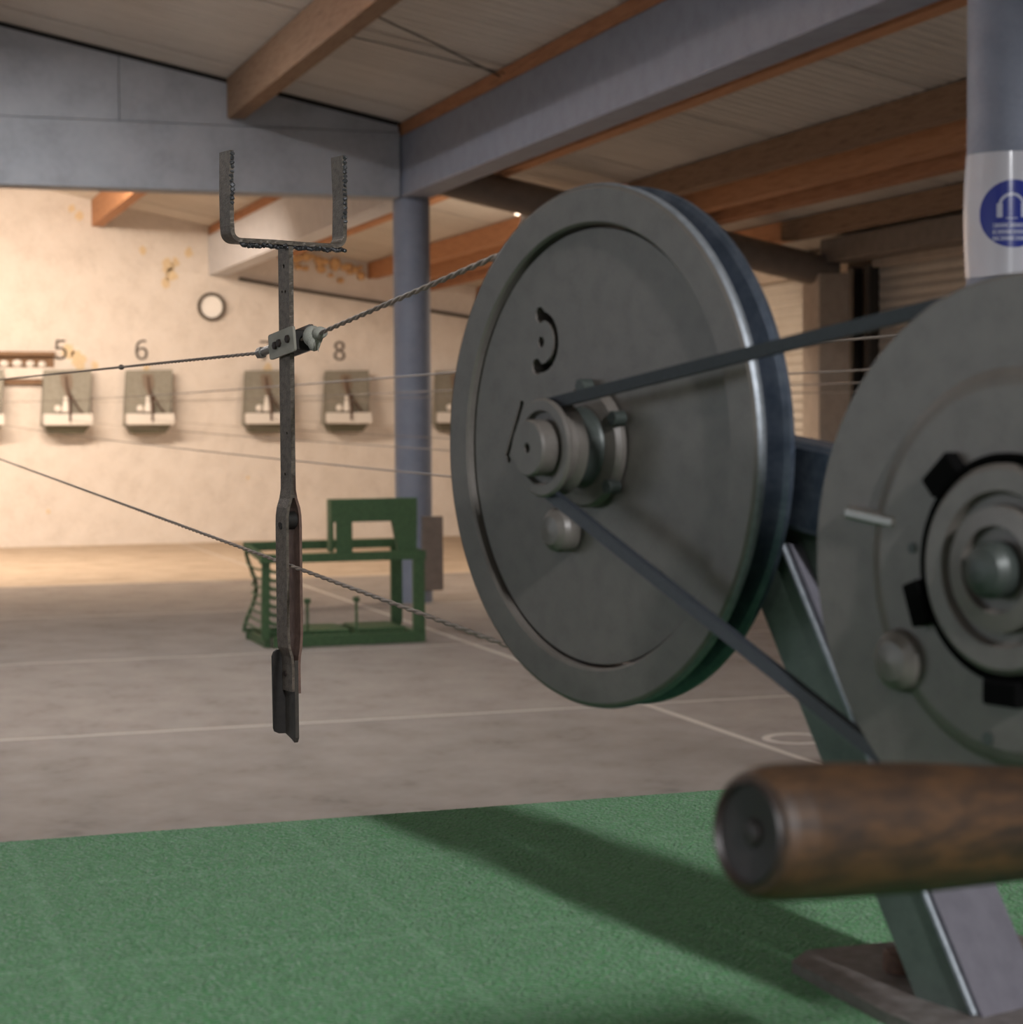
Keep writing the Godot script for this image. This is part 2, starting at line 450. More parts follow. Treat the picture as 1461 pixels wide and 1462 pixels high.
# ---------------------------------------------------------------- scene
func _ready() -> void:
	# camera
	var cam := Camera3D.new()
	cam.name = "camera"
	var at := CameraAttributesPhysical.new()
	at.frustum_focal_length = 45.965
	at.frustum_focus_distance = 1.95
	at.exposure_aperture = 9.2
	at.frustum_near = 0.05
	at.frustum_far = 200.0
	cam.attributes = at
	add_child(cam)
	var fwd := Vector3(0.3222, -0.0466, -0.9455).normalized()
	var upv := Vector3(0.0208, 0.99890, -0.0421)
	var right := fwd.cross(upv).normalized()
	cam.transform = Transform3D(Basis(right, right.cross(fwd), -fwd), Vector3(0, 1.4, 0))
	cam.current = true
	# environment: closed hall, plain overcast sky outside
	var env := Environment.new()
	env.background_mode = Environment.BG_SKY
	var sky := Sky.new()
	var sm := ProceduralSkyMaterial.new()
	sm.sky_top_color = Color(0.55, 0.62, 0.7)
	sm.sky_horizon_color = Color(0.75, 0.78, 0.8)
	sky.sky_material = sm
	env.sky = sky
	env.ambient_light_source = Environment.AMBIENT_SOURCE_DISABLED
	env.tonemap_mode = Environment.TONE_MAPPER_LINEAR
	env.tonemap_exposure = 1.0
	env.sdfgi_enabled = true
	env.ssao_enabled = true
	env.ssil_enabled = true
	var we := WorldEnvironment.new()
	we.environment = env
	we.name = "environment"
	add_child(we)
	make_materials()
	# lamps: cool tubes over the shooting line, warm ones over the targets
	var cool := Color(0.98, 0.98, 0.99)
	var warm := Color(1.0, 0.91, 0.82)
	tube_lamp(Vector3(0.86, 4.1, 4.2), Vector3(0, 0, 1), Vector3(0, -1, -0.35), 1.5, 0.16, cool, 72.0, 3.0, "twin white tube lamp hung behind the shooting counter", "cool tube lamps", false)
	tube_lamp(Vector3(-3.0, 4.2, 2.0), Vector3(0, 0, 1), Vector3(0, -1, -0.2), 1.5, 0.16, cool, 3.0, 3.0, "twin white tube lamp hung left of the roof ridge", "cool tube lamps", false)
	tube_lamp(Vector3(0.98, 4.12, -12.35), Vector3(0, 0, 1), Vector3(0, -1, 0), 1.3, 0.16, cool, 6.0, 6.0, "twin white tube lamp glowing before the grey cross beam", "cool tube lamps", false)
	tube_lamp(Vector3(0.98, 3.62, -9.2), Vector3(0, 0, 1), Vector3(0, -1, 0), 1.5, 0.16, cool, 5.0, 3.0, "twin white tube lamp hung over the middle of the hall", "cool tube lamps", false, 13.0)
	tube_lamp(Vector3(-3.2, 3.7, -8.4), Vector3(0, 0, 1), Vector3(0, -1, 0), 1.5, 0.16, cool, 6.0, 3.0, "twin white tube lamp over the left half of the hall", "cool tube lamps", false, 8.0)
	tube_lamp(Vector3(5.5, 3.02, -4.6), Vector3(0, 0, 1), Vector3(0, -1, 0), 1.5, 0.16, cool, 5.0, 3.0, "twin white tube lamp under the low roof beside the long beam", "cool tube lamps", false)
	for x in [-1.6, 0.1, 1.8]:
		tube_lamp(Vector3(x, 3.76, -18.9), Vector3(1, 0, 0), Vector3(0, -1.0, -0.5), 1.5, 0.16, warm, 13.5, 3.0, "warm tube lamp hung behind the grey cross beam", "warm tube lamps", true)
	tube_lamp(Vector3(6.05, 2.925, -15.3), Vector3(1, -0.199, 0), Vector3(-0.1, -0.85, -0.6), 1.5, 0.16, warm, 9.0, 3.0, "warm tube lamp hung under the far right roof slope", "warm tube lamps", true)
	build_shell()
	build_frames()
	build_far_wall()
	build_counter()
	build_winch()
	build_wires()
	build_hanger()
	build_green_rack()
	build_post_sign()

# ---------------------------------------------------------------- shell
func build_shell() -> void:
	var z0 := -23.1
	var z1 := 7.0
	# floor: pale joint bed with cast slabs on it
	var fl := struct_node("floor", "grey concrete floor slabs with pale joints")
	var st := new_st()
	box(st, Vector3(0.8, -0.0713, (z0 + z1) / 2), Vector3(15.4, 0.14, z1 - z0))
	part("joint_bed", st, M.joint, fl)
	var xs := [-6.6, -1.05, 3.72, 8.35]
	var zs := [-23.0, -20.1, -17.25, -14.42, -11.7, -8.9, -6.1, -3.3, -0.5, 2.3, 4.8, 7.0]
	var g := 0.018
	var n := 0
	for i in xs.size() - 1:
		for j in zs.size() - 1:
			st = new_st()
			box(st, Vector3((xs[i] + xs[i + 1]) / 2, -0.006, (zs[j] + zs[j + 1]) / 2), Vector3(xs[i + 1] - xs[i] - 2 * g, 0.012, zs[j + 1] - zs[j] - 2 * g), 0.001)
			part("slab", st, M.sandy if j < 2 else M.concrete[n % 2], fl)
			n += 1
	# painted ring on the floor beside the lane joint
	st = new_st()
	lathe(st, [Vector2(0.115, 0.0), Vector2(0.115, 0.0015), Vector2(0.15, 0.0015), Vector2(0.15, 0.0)], Transform3D(Basis(Vector3(1, 0, 0), Vector3(0, 0, -1), Vector3(0, 1, 0)), Vector3(3.93, 0, -7.68)), 40)
	part("painted_ring", st, M.joint, fl)
	# walls that close the hall
	var w := struct_node("wall_left", "grey painted side wall")
	st = new_st()
	box(st, Vector3(-6.75, 0.5, -8.0), Vector3(0.3, 1.2, 30.6))
	box(st, Vector3(-6.75, 3.45, -8.0), Vector3(0.3, 1.7, 30.6))
	box(st, Vector3(-6.75, 1.85, -14.9), Vector3(0.3, 1.5, 16.8))
	box(st, Vector3(-6.75, 1.85, 4.15), Vector3(0.3, 1.5, 6.3))
	part("render", st, M.dark_wall, w)
	# band of windows that lets the daylight in
	var wn := struct_node("window_1", "long band of daylight windows in the side wall")
	st = new_st()
	for y in [1.125, 2.575]:
		box(st, Vector3(-6.75, y, -2.75), Vector3(0.1, 0.05, 7.5))
	for k in 6:
		box(st, Vector3(-6.75, 1.85, -6.475 + k * 1.49), Vector3(0.1, 1.4, 0.05))
	part("window_frame", st, M.white, wn)
	for k in 5:
		st = new_st()
		box(st, Vector3(-6.75, 1.85, -5.73 + k * 1.49), Vector3(0.006, 1.4, 1.44))
		part("pane", st, M.glass, wn)
	var wl := AreaLight3D.new()
	wl.name = "window_daylight"
	wl.area_size = Vector2(7.3, 1.4)
	wl.light_color = Color(0.93, 0.96, 1.0)
	wl.light_energy = 6.5
	wl.shadow_enabled = true
	wl.area_range = 40.0
	wl.area_attenuation = 2.0
	wn.add_child(wl)
	wl.position = Vector3(-6.58, 1.85, -2.75)
	wl.rotation.y = -PI / 2
	w = struct_node("wall_back", "grey painted wall behind the shooting counter")
	st = new_st()
	box(st, Vector3(0.8, 2.4, 7.15), Vector3(15.4, 5.2, 0.3))
	part("render", st, M.dark_wall, w)
	# right wall: columns carry a beam, roller shutters between
	w = struct_node("wall_right", "side wall of cream roller shutters between columns")
	st = new_st()
	box(st, Vector3(8.3, 1.5, -8.0), Vector3(0.1, 3.0, 30.6))
	part("backing", st, M.column, w)
	var slat_st := new_st()
	var sh := 0.085
	var prof := []
	for k in 7:
		var u := float(k) / 6.0
		prof.append(Vector2(-0.016 * sin(PI * clampf(u * 1.12, 0, 1)), u * sh))
	for k in 6:
		var p: Vector2 = prof[k]
		var q: Vector2 = prof[k + 1]
		var nn := Vector3(-(q.y - p.y), (q.x - p.x), 0).normalized()
		quad(slat_st, Vector3(p.x, p.y, -3.92), Vector3(q.x, q.y, -3.92), Vector3(q.x, q.y, 3.92), Vector3(p.x, p.y, 3.92), nn)
	var slat := slat_st.commit()
	for zc in [-18.7, -10.45, -2.2]:
		for k in 31:
			piece("shutter_slat", slat, M.shutter, w, Transform3D(Basis.IDENTITY, Vector3(8.12, 0.01 + k * sh, zc)))
		for s in [-1, 1]:
			st = new_st()
			box(st, Vector3(8.075, 1.33, zc + s * 3.985), Vector3(0.09, 2.66, 0.1), 0.004)
			part("shutter_rail", st, M.shutter_rail, w)
		st = new_st()
		box(st, Vector3(8.15, 2.74, zc), Vector3(0.22, 0.2, 7.86), 0.01)
		part("shutter_box", st, M.column, w)
	# roof: ribbed sheets, each one metre wide, on a deck
	var ce := struct_node("ceiling", "ribbed pale metal roof sheets on timber purlins")
	var dk := new_st()
	for side in [[RIDGE, 8.5], [-6.9, RIDGE]]:
		var xa: float = side[0]
		var xb: float = side[1]
		var p := []
		for dy in [0.04, 0.14]:
			for q in [[xa, z0], [xb, z0], [xb, z1 + 0.3], [xa, z1 + 0.3]]:
				p.append(Vector3(q[0], roof_y(q[0]) + dy, q[1]))
		hexa(dk, p)
	part("roof_deck", dk, M.old_wood, ce)
	var sheet := [new_st(), new_st()]
	var segs := 56
	for side in 2:
		var xa := RIDGE if side == 0 else -6.6
		var xb := 8.3 if side == 0 else RIDGE
		for s in segs:
			var u0 := float(s) / segs
			var u1 := float(s + 1) / segs
			var h0 := rib(u0)
			var h1 := rib(u1)
			var a := Vector3(xa, roof_y(xa) + h0, u0)
			var b := Vector3(xb, roof_y(xb) + h0, u0)
			var c := Vector3(xb, roof_y(xb) + h1, u1)
			var d := Vector3(xa, roof_y(xa) + h1, u1)
			var nn := (c - a).cross(d - b).normalized()
			if nn.y > 0:
				nn = -nn
			quad(sheet[side], a, b, c, d, nn)
	var sm := [sheet[0].commit(), sheet[1].commit()]
	for k in 30:
		for side in 2:
			piece("roof_sheet", sm[side], M.roof[(k * 7 + side) % 3 % 2], ce, Transform3D(Basis.IDENTITY, Vector3(0, 0.004 * (k % 2), -23.0 + k * 1.0)))

func rib(u: float) -> float:
	var v := fmod(u * 8.0, 1.0)
	var h := 0.0
	if v < 0.3:
		h = 0.0
	elif v < 0.45:
		h = (v - 0.3) / 0.15
	elif v < 0.85:
		h = 1.0
	else:
		h = (1.0 - v) / 0.15
	return 0.003 + 0.016 * h

func beam_prism(st: SurfaceTool, xa: float, xb: float, yb: float, yt0: float, yt1: float, za: float, zb: float) -> void:
	hexa(st, [Vector3(xa, yb, za), Vector3(xb, yb, za), Vector3(xb, yb, zb), Vector3(xa, yb, zb), Vector3(xa, yt0, za), Vector3(xb, yt1, za), Vector3(xb, yt1, zb), Vector3(xa, yt0, zb)])

# ---------------------------------------------------------------- frames, beams, purlins
func build_frames() -> void:
	var up := Basis(Vector3(1, 0, 0), Vector3(0, 0, -1), Vector3(0, 1, 0))
	var frames := [-14.6, -6.45, 1.7]
	# posts under the long beam
	var lab := ["round blue-grey steel post standing behind the green rack", "round blue-grey steel post wrapped with the ear protection notice", "round blue-grey steel post behind the shooting counter"]
	for i in 3:
		var st := new_st()
		lathe(st, [Vector2(0, 0.002), Vector2(0.142, 0.002), Vector2(0.142, 3.1), Vector2(0, 3.1)], Transform3D(up, Vector3(4.175, 0, frames[i])), 48)
		single("post", st, M.blue_paint, lab[i], "post", "posts under the long beam")
	# the long beam, one length for each bay
	var bl := ["long pale grey beam running from the target wall to the post", "long blue-grey beam running overhead between the two posts", "long blue-grey beam over the shooting counter"]
	var bays := [[-22.8, -14.6], [-14.6, -6.45], [-6.45, 1.7]]
	for i in 3:
		var st := new_st()
		var za: float = bays[i][0] + (0.0 if i == 0 else 0.002)
		var zb: float = bays[i][1]
		box(st, Vector3(4.18, 3.335, (za + zb) / 2), Vector3(0.225, 0.46, zb - za), 0.006)
		single("beam", st, M.pale_tone if i == 0 else M.blue_paint, bl[i], "beam", "long beams")
	# cross beam with infill panel up to the roof
	for i in 2:
		var z: float = frames[i]
		if i == 1:
			continue
		var cb := thing("cross_beam", "grey painted cross beam closing up to the sloping roof", "beam")
		var st := new_st()
		box(st, Vector3(-1.25, 3.345, z), Vector3(10.62, 0.49, 0.24), 0.008)
		part("lower_beam", st, M.grey_paint, cb)
		st = new_st()
		var x := -6.56
		var e := [-6.56, -2.0, 0.35, 1.95, 4.05]
		for k in 4:
			st = new_st()
			beam_prism(st, e[k] + 0.003, e[k + 1] - 0.003, 3.593, roof_y(e[k]) - 0.035, roof_y(e[k + 1]) - 0.035, z - 0.1, z + 0.117)
			part("infill_panel", st, M.grey_paint, cb)
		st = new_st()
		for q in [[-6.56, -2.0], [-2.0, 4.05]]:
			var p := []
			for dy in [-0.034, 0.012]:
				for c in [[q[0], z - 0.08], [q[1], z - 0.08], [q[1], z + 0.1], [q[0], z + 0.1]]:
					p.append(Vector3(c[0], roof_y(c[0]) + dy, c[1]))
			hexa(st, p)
		part("gap_shade_strip", st, M.gap_shade, cb)  # dark strip painting the shaded gap between panels and roof
	# sloping tube rafters from the beam down to the side columns
	for i in 3:
		var z: float = frames[i]
		var st := new_st()
		cyl(st, Vector3(4.2, roof_y(4.2) - 0.325, z), Vector3(7.8, roof_y(7.8) - 0.325, z), 0.13, 32)
		single("rafter", st, M.brown_steel, ["brown steel tube rafter sloping down to the column beside the shutters", "brown steel tube rafter at the post with the notice", "brown steel tube rafter behind the shooting counter"][i], "rafter", "tube rafters")
		st = new_st()
		box(st, Vector3(7.742, 1.30, z), Vector3(0.285, 2.59, 0.3), 0.008)
		single("column", st, M.column, ["beige square column between the two roller shutters by the side wall", "beige square column level with the notice post", "beige square column behind the shooting counter"][i], "column", "side columns")
	# edge beam on the side columns
	for i in 2:
		var st := new_st()
		var za: float = bays[i + 1][0]
		box(st, Vector3(7.80, 2.78, za + 4.06), Vector3(0.24, 0.19, 8.1), 0.006)
		single("edge_beam", st, M.brown_steel, ["brown edge beam above the long roller shutter", "brown edge beam behind the notice post"][i], "beam", "edge beams")
	# purlins: timbers under the roof along the hall, one length for each bay
	var rows := [
		[-5.2, 0.12, 0.24, 0], [-3.4, 0.12, 0.24, 1], [-0.9, 0.12, 0.24, 0], [0.75, 0.12, 0.27, 1], [2.80, 0.13, 0.27, 2],
		[4.12, 0.1, 0.0, 0], [4.94, 0.12, 0.165, 1], [6.03, 0.12, 0.165, 2], [6.435, 0.13, 0.158, 1], [6.69, 0.14, 0.165, 0], [7.4, 0.14, 0.13, 2]]
	var names := ["timber purlin near the left wall", "timber purlin left of the ridge", "timber purlin right of the ridge", "timber purlin over the middle of the hall", "heavy timber purlin left of the long beam", "thin timber lying on top of the long beam", "orange timber purlin just right of the long beam", "grey weathered timber purlin under the low roof", "broad orange timber purlin under the low roof", "narrow orange timber purlin paired with the broad one", "timber purlin above the roller shutters"]
	var which := ["far bay", "middle bay", "near bay"]
	for r in rows.size():
		var row: Array = rows[r]
		for b in 3:
			var x: float = row[0]
			var hw: float = row[1] / 2
			var h: float = row[2]
			var ends: Array = bays[b]
			var za: float = ends[0] + (0.02 if b == 0 else 0.13)
			var zb: float = ends[1] + (-0.13 if x < 4.0 else -0.005)
			if x > 4.0 and b > 0:
				za = ends[0] + 0.005
			var st := new_st()
			var yb := minf(roof_y(x - hw), roof_y(x + hw)) - h
			if h == 0.0:
				yb = 3.567
			beam_prism(st, x - hw, x + hw, yb, roof_y(x - hw) - 0.002, roof_y(x + hw) - 0.002, za, zb)
			var m: Material = (M.old_wood if b > 0 else M.wood[1]) if row[3] == 2 else M.wood[row[3]]  # far bay timbers take a brighter wood, warm lamp light put into the colour
			single("purlin", st, m, names[r] + " in the " + which[b], "purlin", "roof purlins")
	# slack cables under the roof of the middle bay
	var st := new_st()
	tube(st, [Vector3(2.87, 3.83, -11.3), Vector3(3.03, 3.82, -11.42), Vector3(3.5, 3.73, -11.71), Vector3(3.87, 3.66, -11.98), Vector3(4.06, 3.62, -12.1)], 0.006, 6)
	single("roof_cable", st, M.shutter_rail, "upper dark cable slung under the roof sheets beside the long beam", "cable")
	st = new_st()
	tube(st, [Vector3(2.87, 3.84, -12.2), Vector3(3.03, 3.825, -12.11), Vector3(3.33, 3.765, -12.05), Vector3(3.74, 3.68, -12.02), Vector3(4.06, 3.62, -12.0)], 0.004, 6)
	single("roof_cable", st, M.shutter_rail, "lower thin cable under the roof sheets beside the long beam", "cable")
	# flat board fixed beside the far post
	st = new_st()
	box(st, Vector3(4.27, 0.385, -14.42), Vector3(0.16, 0.57, 0.05), 0.004)
	single("board", st, M.brown_steel, "narrow grey-brown board fixed against the post behind the green rack", "board")
	# orange notice on the right wall
	st = new_st()
	box(st, Vector3(8.085, 1.32, -15.42), Vector3(0.02, 0.13, 0.36), 0.002)
	single("notice", st, M.orange, "small orange notice on the roller shutter beside the beige column", "notice")

# ---------------------------------------------------------------- far wall with traps
func build_far_wall() -> void:
	var w := struct_node("wall_far", "cream plastered target wall with peeling patches")
	var st := new_st()
	var outline := PackedVector2Array([Vector2(-6.6, -0.1), Vector2(8.3, -0.1), Vector2(8.3, roof_y(8.3) + 0.03), Vector2(RIDGE, roof_y(RIDGE) + 0.03), Vector2(-6.6, roof_y(-6.6) + 0.03)])
	prism(st, outline, FAR_Z - 0.3, FAR_Z)
	part("render", st, M.plaster, w)
	var rng := RandomNumberGenerator.new()
	rng.seed = 5
	for s in [[3.595, 3.2, 0.10], [3.64, 3.1, 0.09], [3.57, 3.02, 0.08], [3.69, 3.25, 0.07], [3.31, 3.38, 0.06], [3.84, 3.36, 0.07], [2.52, 3.83, 0.05], [2.6, 3.75, 0.07], [2.56, 2.12, 0.14], [2.45, 2.22, 0.1], [2.75, 2.06, 0.06], [3.33, 2.02, 0.06], [4.75, 2.03, 0.08], [4.5, 0.75, 0.03], [2.2, 0.4, 0.03]]:
		var poly := PackedVector2Array()
		for k in 14:
			var u := TAU * k / 14
			var rr: float = s[2] * rng.randf_range(0.55, 1.05)
			poly.append(Vector2(s[0] + cos(u) * rr * 0.8, s[1] + sin(u) * rr))
		st = new_st()
		prism(st, poly, FAR_Z, FAR_Z + 0.004)
		part("bare_patch", st, M.patch, w)
	# tube added to draw the dark seam along the wall below the roof
	st = new_st()
	tube(st, [Vector3(4.42, 3.07, FAR_Z + 0.03), Vector3(5.15, 2.95, FAR_Z + 0.03), Vector3(6.17, 2.81, FAR_Z + 0.03), Vector3(7.2, 2.66, FAR_Z + 0.03), Vector3(7.9, 2.56, FAR_Z + 0.03)], 0.018, 8)
	single("wall_seam", st, M.shutter_rail, "dark seam line added along the target wall under the low roof", "cable")
	# crumbling foam under the roof edge
	var fo := thing("foam_filling", "crumbling yellow foam along the top of the target wall", "foam")
	st = new_st()
	for k in 70:
		var x := rng.randf_range(5.06, 5.9) if k < 50 else rng.randf_range(4.4, 4.82)
		var r := rng.randf_range(0.02, 0.05)
		ball(st, Vector3(x, roof_y(x) - 0.07 - absf(rng.randfn(0.0, 0.07)), FAR_Z + 0.05), r, Vector3(1.2, rng.randf_range(0.7, 1.2), 0.8), 5)
	var fm := part("clumps", st, M.foam, fo)
	fm.set_meta("kind", "stuff")
	# round clock
	var ck := thing("wall_clock", "round white clock with a dark rim on the target wall", "clock", Transform3D(Basis.IDENTITY, Vector3(4.09, 2.742, FAR_Z)))
	st = new_st()
	lathe(st, [Vector2(0, 0.0), Vector2(0.16, 0.0), Vector2(0.165, 0.04), Vector2(0.155, 0.06), Vector2(0.13, 0.058), Vector2(0.128, 0.03)], Transform3D.IDENTITY, 40)
	part("rim", st, M.clock_rim, ck)
	st = new_st()
	lathe(st, [Vector2(0, 0.034), Vector2(0.137, 0.034)], Transform3D.IDENTITY, 40)
	part("face", st, M.clock_face, ck)
	# number signs
	var nums := {"5": 2.367, "6": 3.276, "7": 4.731, "8": 5.617}
	var font := SystemFont.new()
	font.font_names = PackedStringArray(["Droid Sans"])
	for k in nums:
		var tm := TextMesh.new()
		tm.text = k
		tm.font = font
		tm.font_size = 64
		tm.pixel_size = 0.225 / 46.0
		tm.depth = 0.006
		var o := MeshInstance3D.new()
		o.mesh = tm
		o.material_override = M.digit
		o.name = numbered("lane_number")
		o.position = Vector3(nums[k], 2.235, FAR_Z + 0.004)
		add_child(o)
		o.set_meta("label", "dark grey figure %s painted on the target wall" % FIGURES[k])
		o.set_meta("category", "number")
		o.set_meta("group", "lane numbers")
	# recessed ledge with round stones
	var lg := thing("wall_ledge", "shallow dark wall ledge holding pale lumps beside the figure five", "ledge", Transform3D(Basis.IDENTITY, Vector3(0, 0, FAR_Z)))
	st = new_st()
	box(st, Vector3(1.4, 2.185, 0.045), Vector3(1.8, 0.05, 0.088), 0.004)
	part("top_board", st, M.old_wood, lg)
	st = new_st()
	box(st, Vector3(1.4, 2.08, 0.008), Vector3(1.78, 0.16, 0.016))
	part("back_panel", st, M.old_wood, lg)
	st = new_st()
	box(st, Vector3(1.4, 1.965, 0.046), Vector3(1.78, 0.13, 0.085), 0.004)
	part("front_board", st, M.plaster, lg)
	st = new_st()
	box(st, Vector3(1.4, 1.87, 0.03), Vector3(1.7, 0.06, 0.06), 0.004)
	part("lower_rail", st, M.old_wood, lg)
	for k in 12:
		st = new_st()
		var x := 0.62 + k * 0.14 + rng.randf_range(-0.01, 0.01)
		var r := rng.randf_range(0.045, 0.058)
		ball(st, Vector3(x, 2.03 + r * 0.8, FAR_Z + 0.065), r, Vector3(1.1, 0.8, 0.85), 8)
		single("pale_lump", st, M.white, "pale rounded lump resting in the shallow wall ledge", "lump", "pale lumps in the wall ledge")
	# pellet traps
	var traps := {"4": 1.44, "5": 2.411, "6": 3.331, "7": 4.704, "8": 5.661, "9": 7.02}
	for k in traps:
		trap(k, traps[k])

func trap(k: String, x: float) -> void:
	var t := thing("pellet_trap", "grey steel pellet trap with a white lip %s" % WORDS[k], "trap", Transform3D(Basis.IDENTITY, Vector3(x, 0, FAR_Z)), "pellet traps")
	var st := new_st()
	# inclined back plate, wider at the top
	hexa(st, [Vector3(-0.285, 1.50, 0.22), Vector3(0.235, 1.50, 0.22), Vector3(0.235, 1.50, 0.226), Vector3(-0.285, 1.50, 0.226), Vector3(-0.25, 2.0, 0.10), Vector3(0.29, 2.01, 0.10), Vector3(0.29, 2.01, 0.106), Vector3(-0.25, 2.0, 0.106)])
	part("back_plate", st, M.trap, t)
	st = new_st()
	hexa(st, [Vector3(-0.295, 1.36, 0.095), Vector3(-0.29, 1.36, 0.095), Vector3(-0.29, 1.36, 0.27), Vector3(-0.295, 1.36, 0.27), Vector3(-0.255, 1.96, 0.095), Vector3(-0.25, 1.96, 0.095), Vector3(-0.25, 1.96, 0.13), Vector3(-0.255, 1.96, 0.13)])
	part("side_plate", st, M.trap, t)
	st = new_st()
	hexa(st, [Vector3(0.235, 1.36, 0.095), Vector3(0.24, 1.36, 0.095), Vector3(0.24, 1.36, 0.27), Vector3(0.235, 1.36, 0.27), Vector3(0.285, 1.96, 0.095), Vector3(0.29, 1.96, 0.095), Vector3(0.29, 1.96, 0.13), Vector3(0.285, 1.96, 0.13)])
	part("side_plate", st, M.trap, t)
	st = new_st()
	hexa(st, [Vector3(-0.2, 1.28, 0.0), Vector3(0.18, 1.28, 0.0), Vector3(0.18, 1.28, 0.2), Vector3(-0.2, 1.28, 0.2), Vector3(-0.27, 1.39, 0.0), Vector3(0.25, 1.39, 0.0), Vector3(0.25, 1.39, 0.27), Vector3(-0.27, 1.39, 0.27)])
	part("tray", st, M.trap_dark, t)
	st = new_st()
	box(st, Vector3(0.0, 1.44, 0.29), Vector3(0.55, 0.13, 0.04), 0.01)
	part("front_lip", st, M.white, t)
	st = new_st()
	tube(st, [Vector3(0.0, 1.93, 0.13), Vector3(0.005, 1.8, 0.17), Vector3(0.03, 1.7, 0.23), Vector3(0.02, 1.55, 0.31), Vector3(0.015, 1.42, 0.325)], 0.012, 8)
	part("arm", st, M.rust, t)
	st = new_st()
	tube(st, [Vector3(0.02, 1.75, 0.2), Vector3(0.1, 1.6, 0.25), Vector3(0.16, 1.51, 0.29)], 0.009, 6)
	part("brace", st, M.rust, t)
	st = new_st()
	prism(st, PackedVector2Array([Vector2(-0.07, 1.97), Vector2(-0.02, 1.99), Vector2(0.06, 1.98), Vector2(0.07, 1.85), Vector2(0.03, 1.76), Vector2(0.0, 1.68), Vector2(-0.03, 1.78), Vector2(-0.06, 1.86)]), 0.0, 0.003, Transform3D(Basis(Vector3(1, 0, 0), Vector3(0, 0.972, -0.234), Vector3(0, 0.234, 0.972)), Vector3(0, 0.03, 0.587)))
	part("rust_patch", st, M.stain, t)
	st = new_st()
	ball(st, Vector3(-0.11, 1.56, 0.26), 0.045, Vector3.ONE, 10)
	part("knob", st, M.white, t)
	st = new_st()
	cyl(st, Vector3(-0.02, 1.52, 0.27), Vector3(-0.02, 1.7, 0.24), 0.05, 16, 0.0, 0.02)
	part("cone", st, M.white, t)

# ---------------------------------------------------------------- shooting counter
func build_counter() -> void:
	var c := thing("shooting_counter", "long wooden shooting counter under the green felt", "counter")
	var st := new_st()
	box(st, Vector3(0.6, 1.078, -0.85), Vector3(10.0, 0.036, 1.17), 0.004)
	part("counter_top", st, M.tabletop, c)
	for x in [-4.0, -1.6, 0.8, 3.2, 5.3]:
		for z in [-1.3, -0.4]:
			st = new_st()
			box(st, Vector3(x, 0.53, z), Vector3(0.08, 1.06, 0.08), 0.004)
			part("leg", st, M.tabletop, c)
	st = new_st()
	box(st, Vector3(0.6, 1.098, -0.845), Vector3(10.02, 0.004, 1.19), 0.001)
	single("felt_mat", st, M.felt, "bright green felt mat covering the shooting counter", "mat")

# ---------------------------------------------------------------- winch
var WX := Transform3D(Basis(Vector3(0.256, 0, 0.967).normalized(), Vector3.UP, Vector3(-0.967, 0, 0.256).normalized()), Vector3(0.416, 1.384, -1.084))
const DX := 0.360
const DY := -0.049

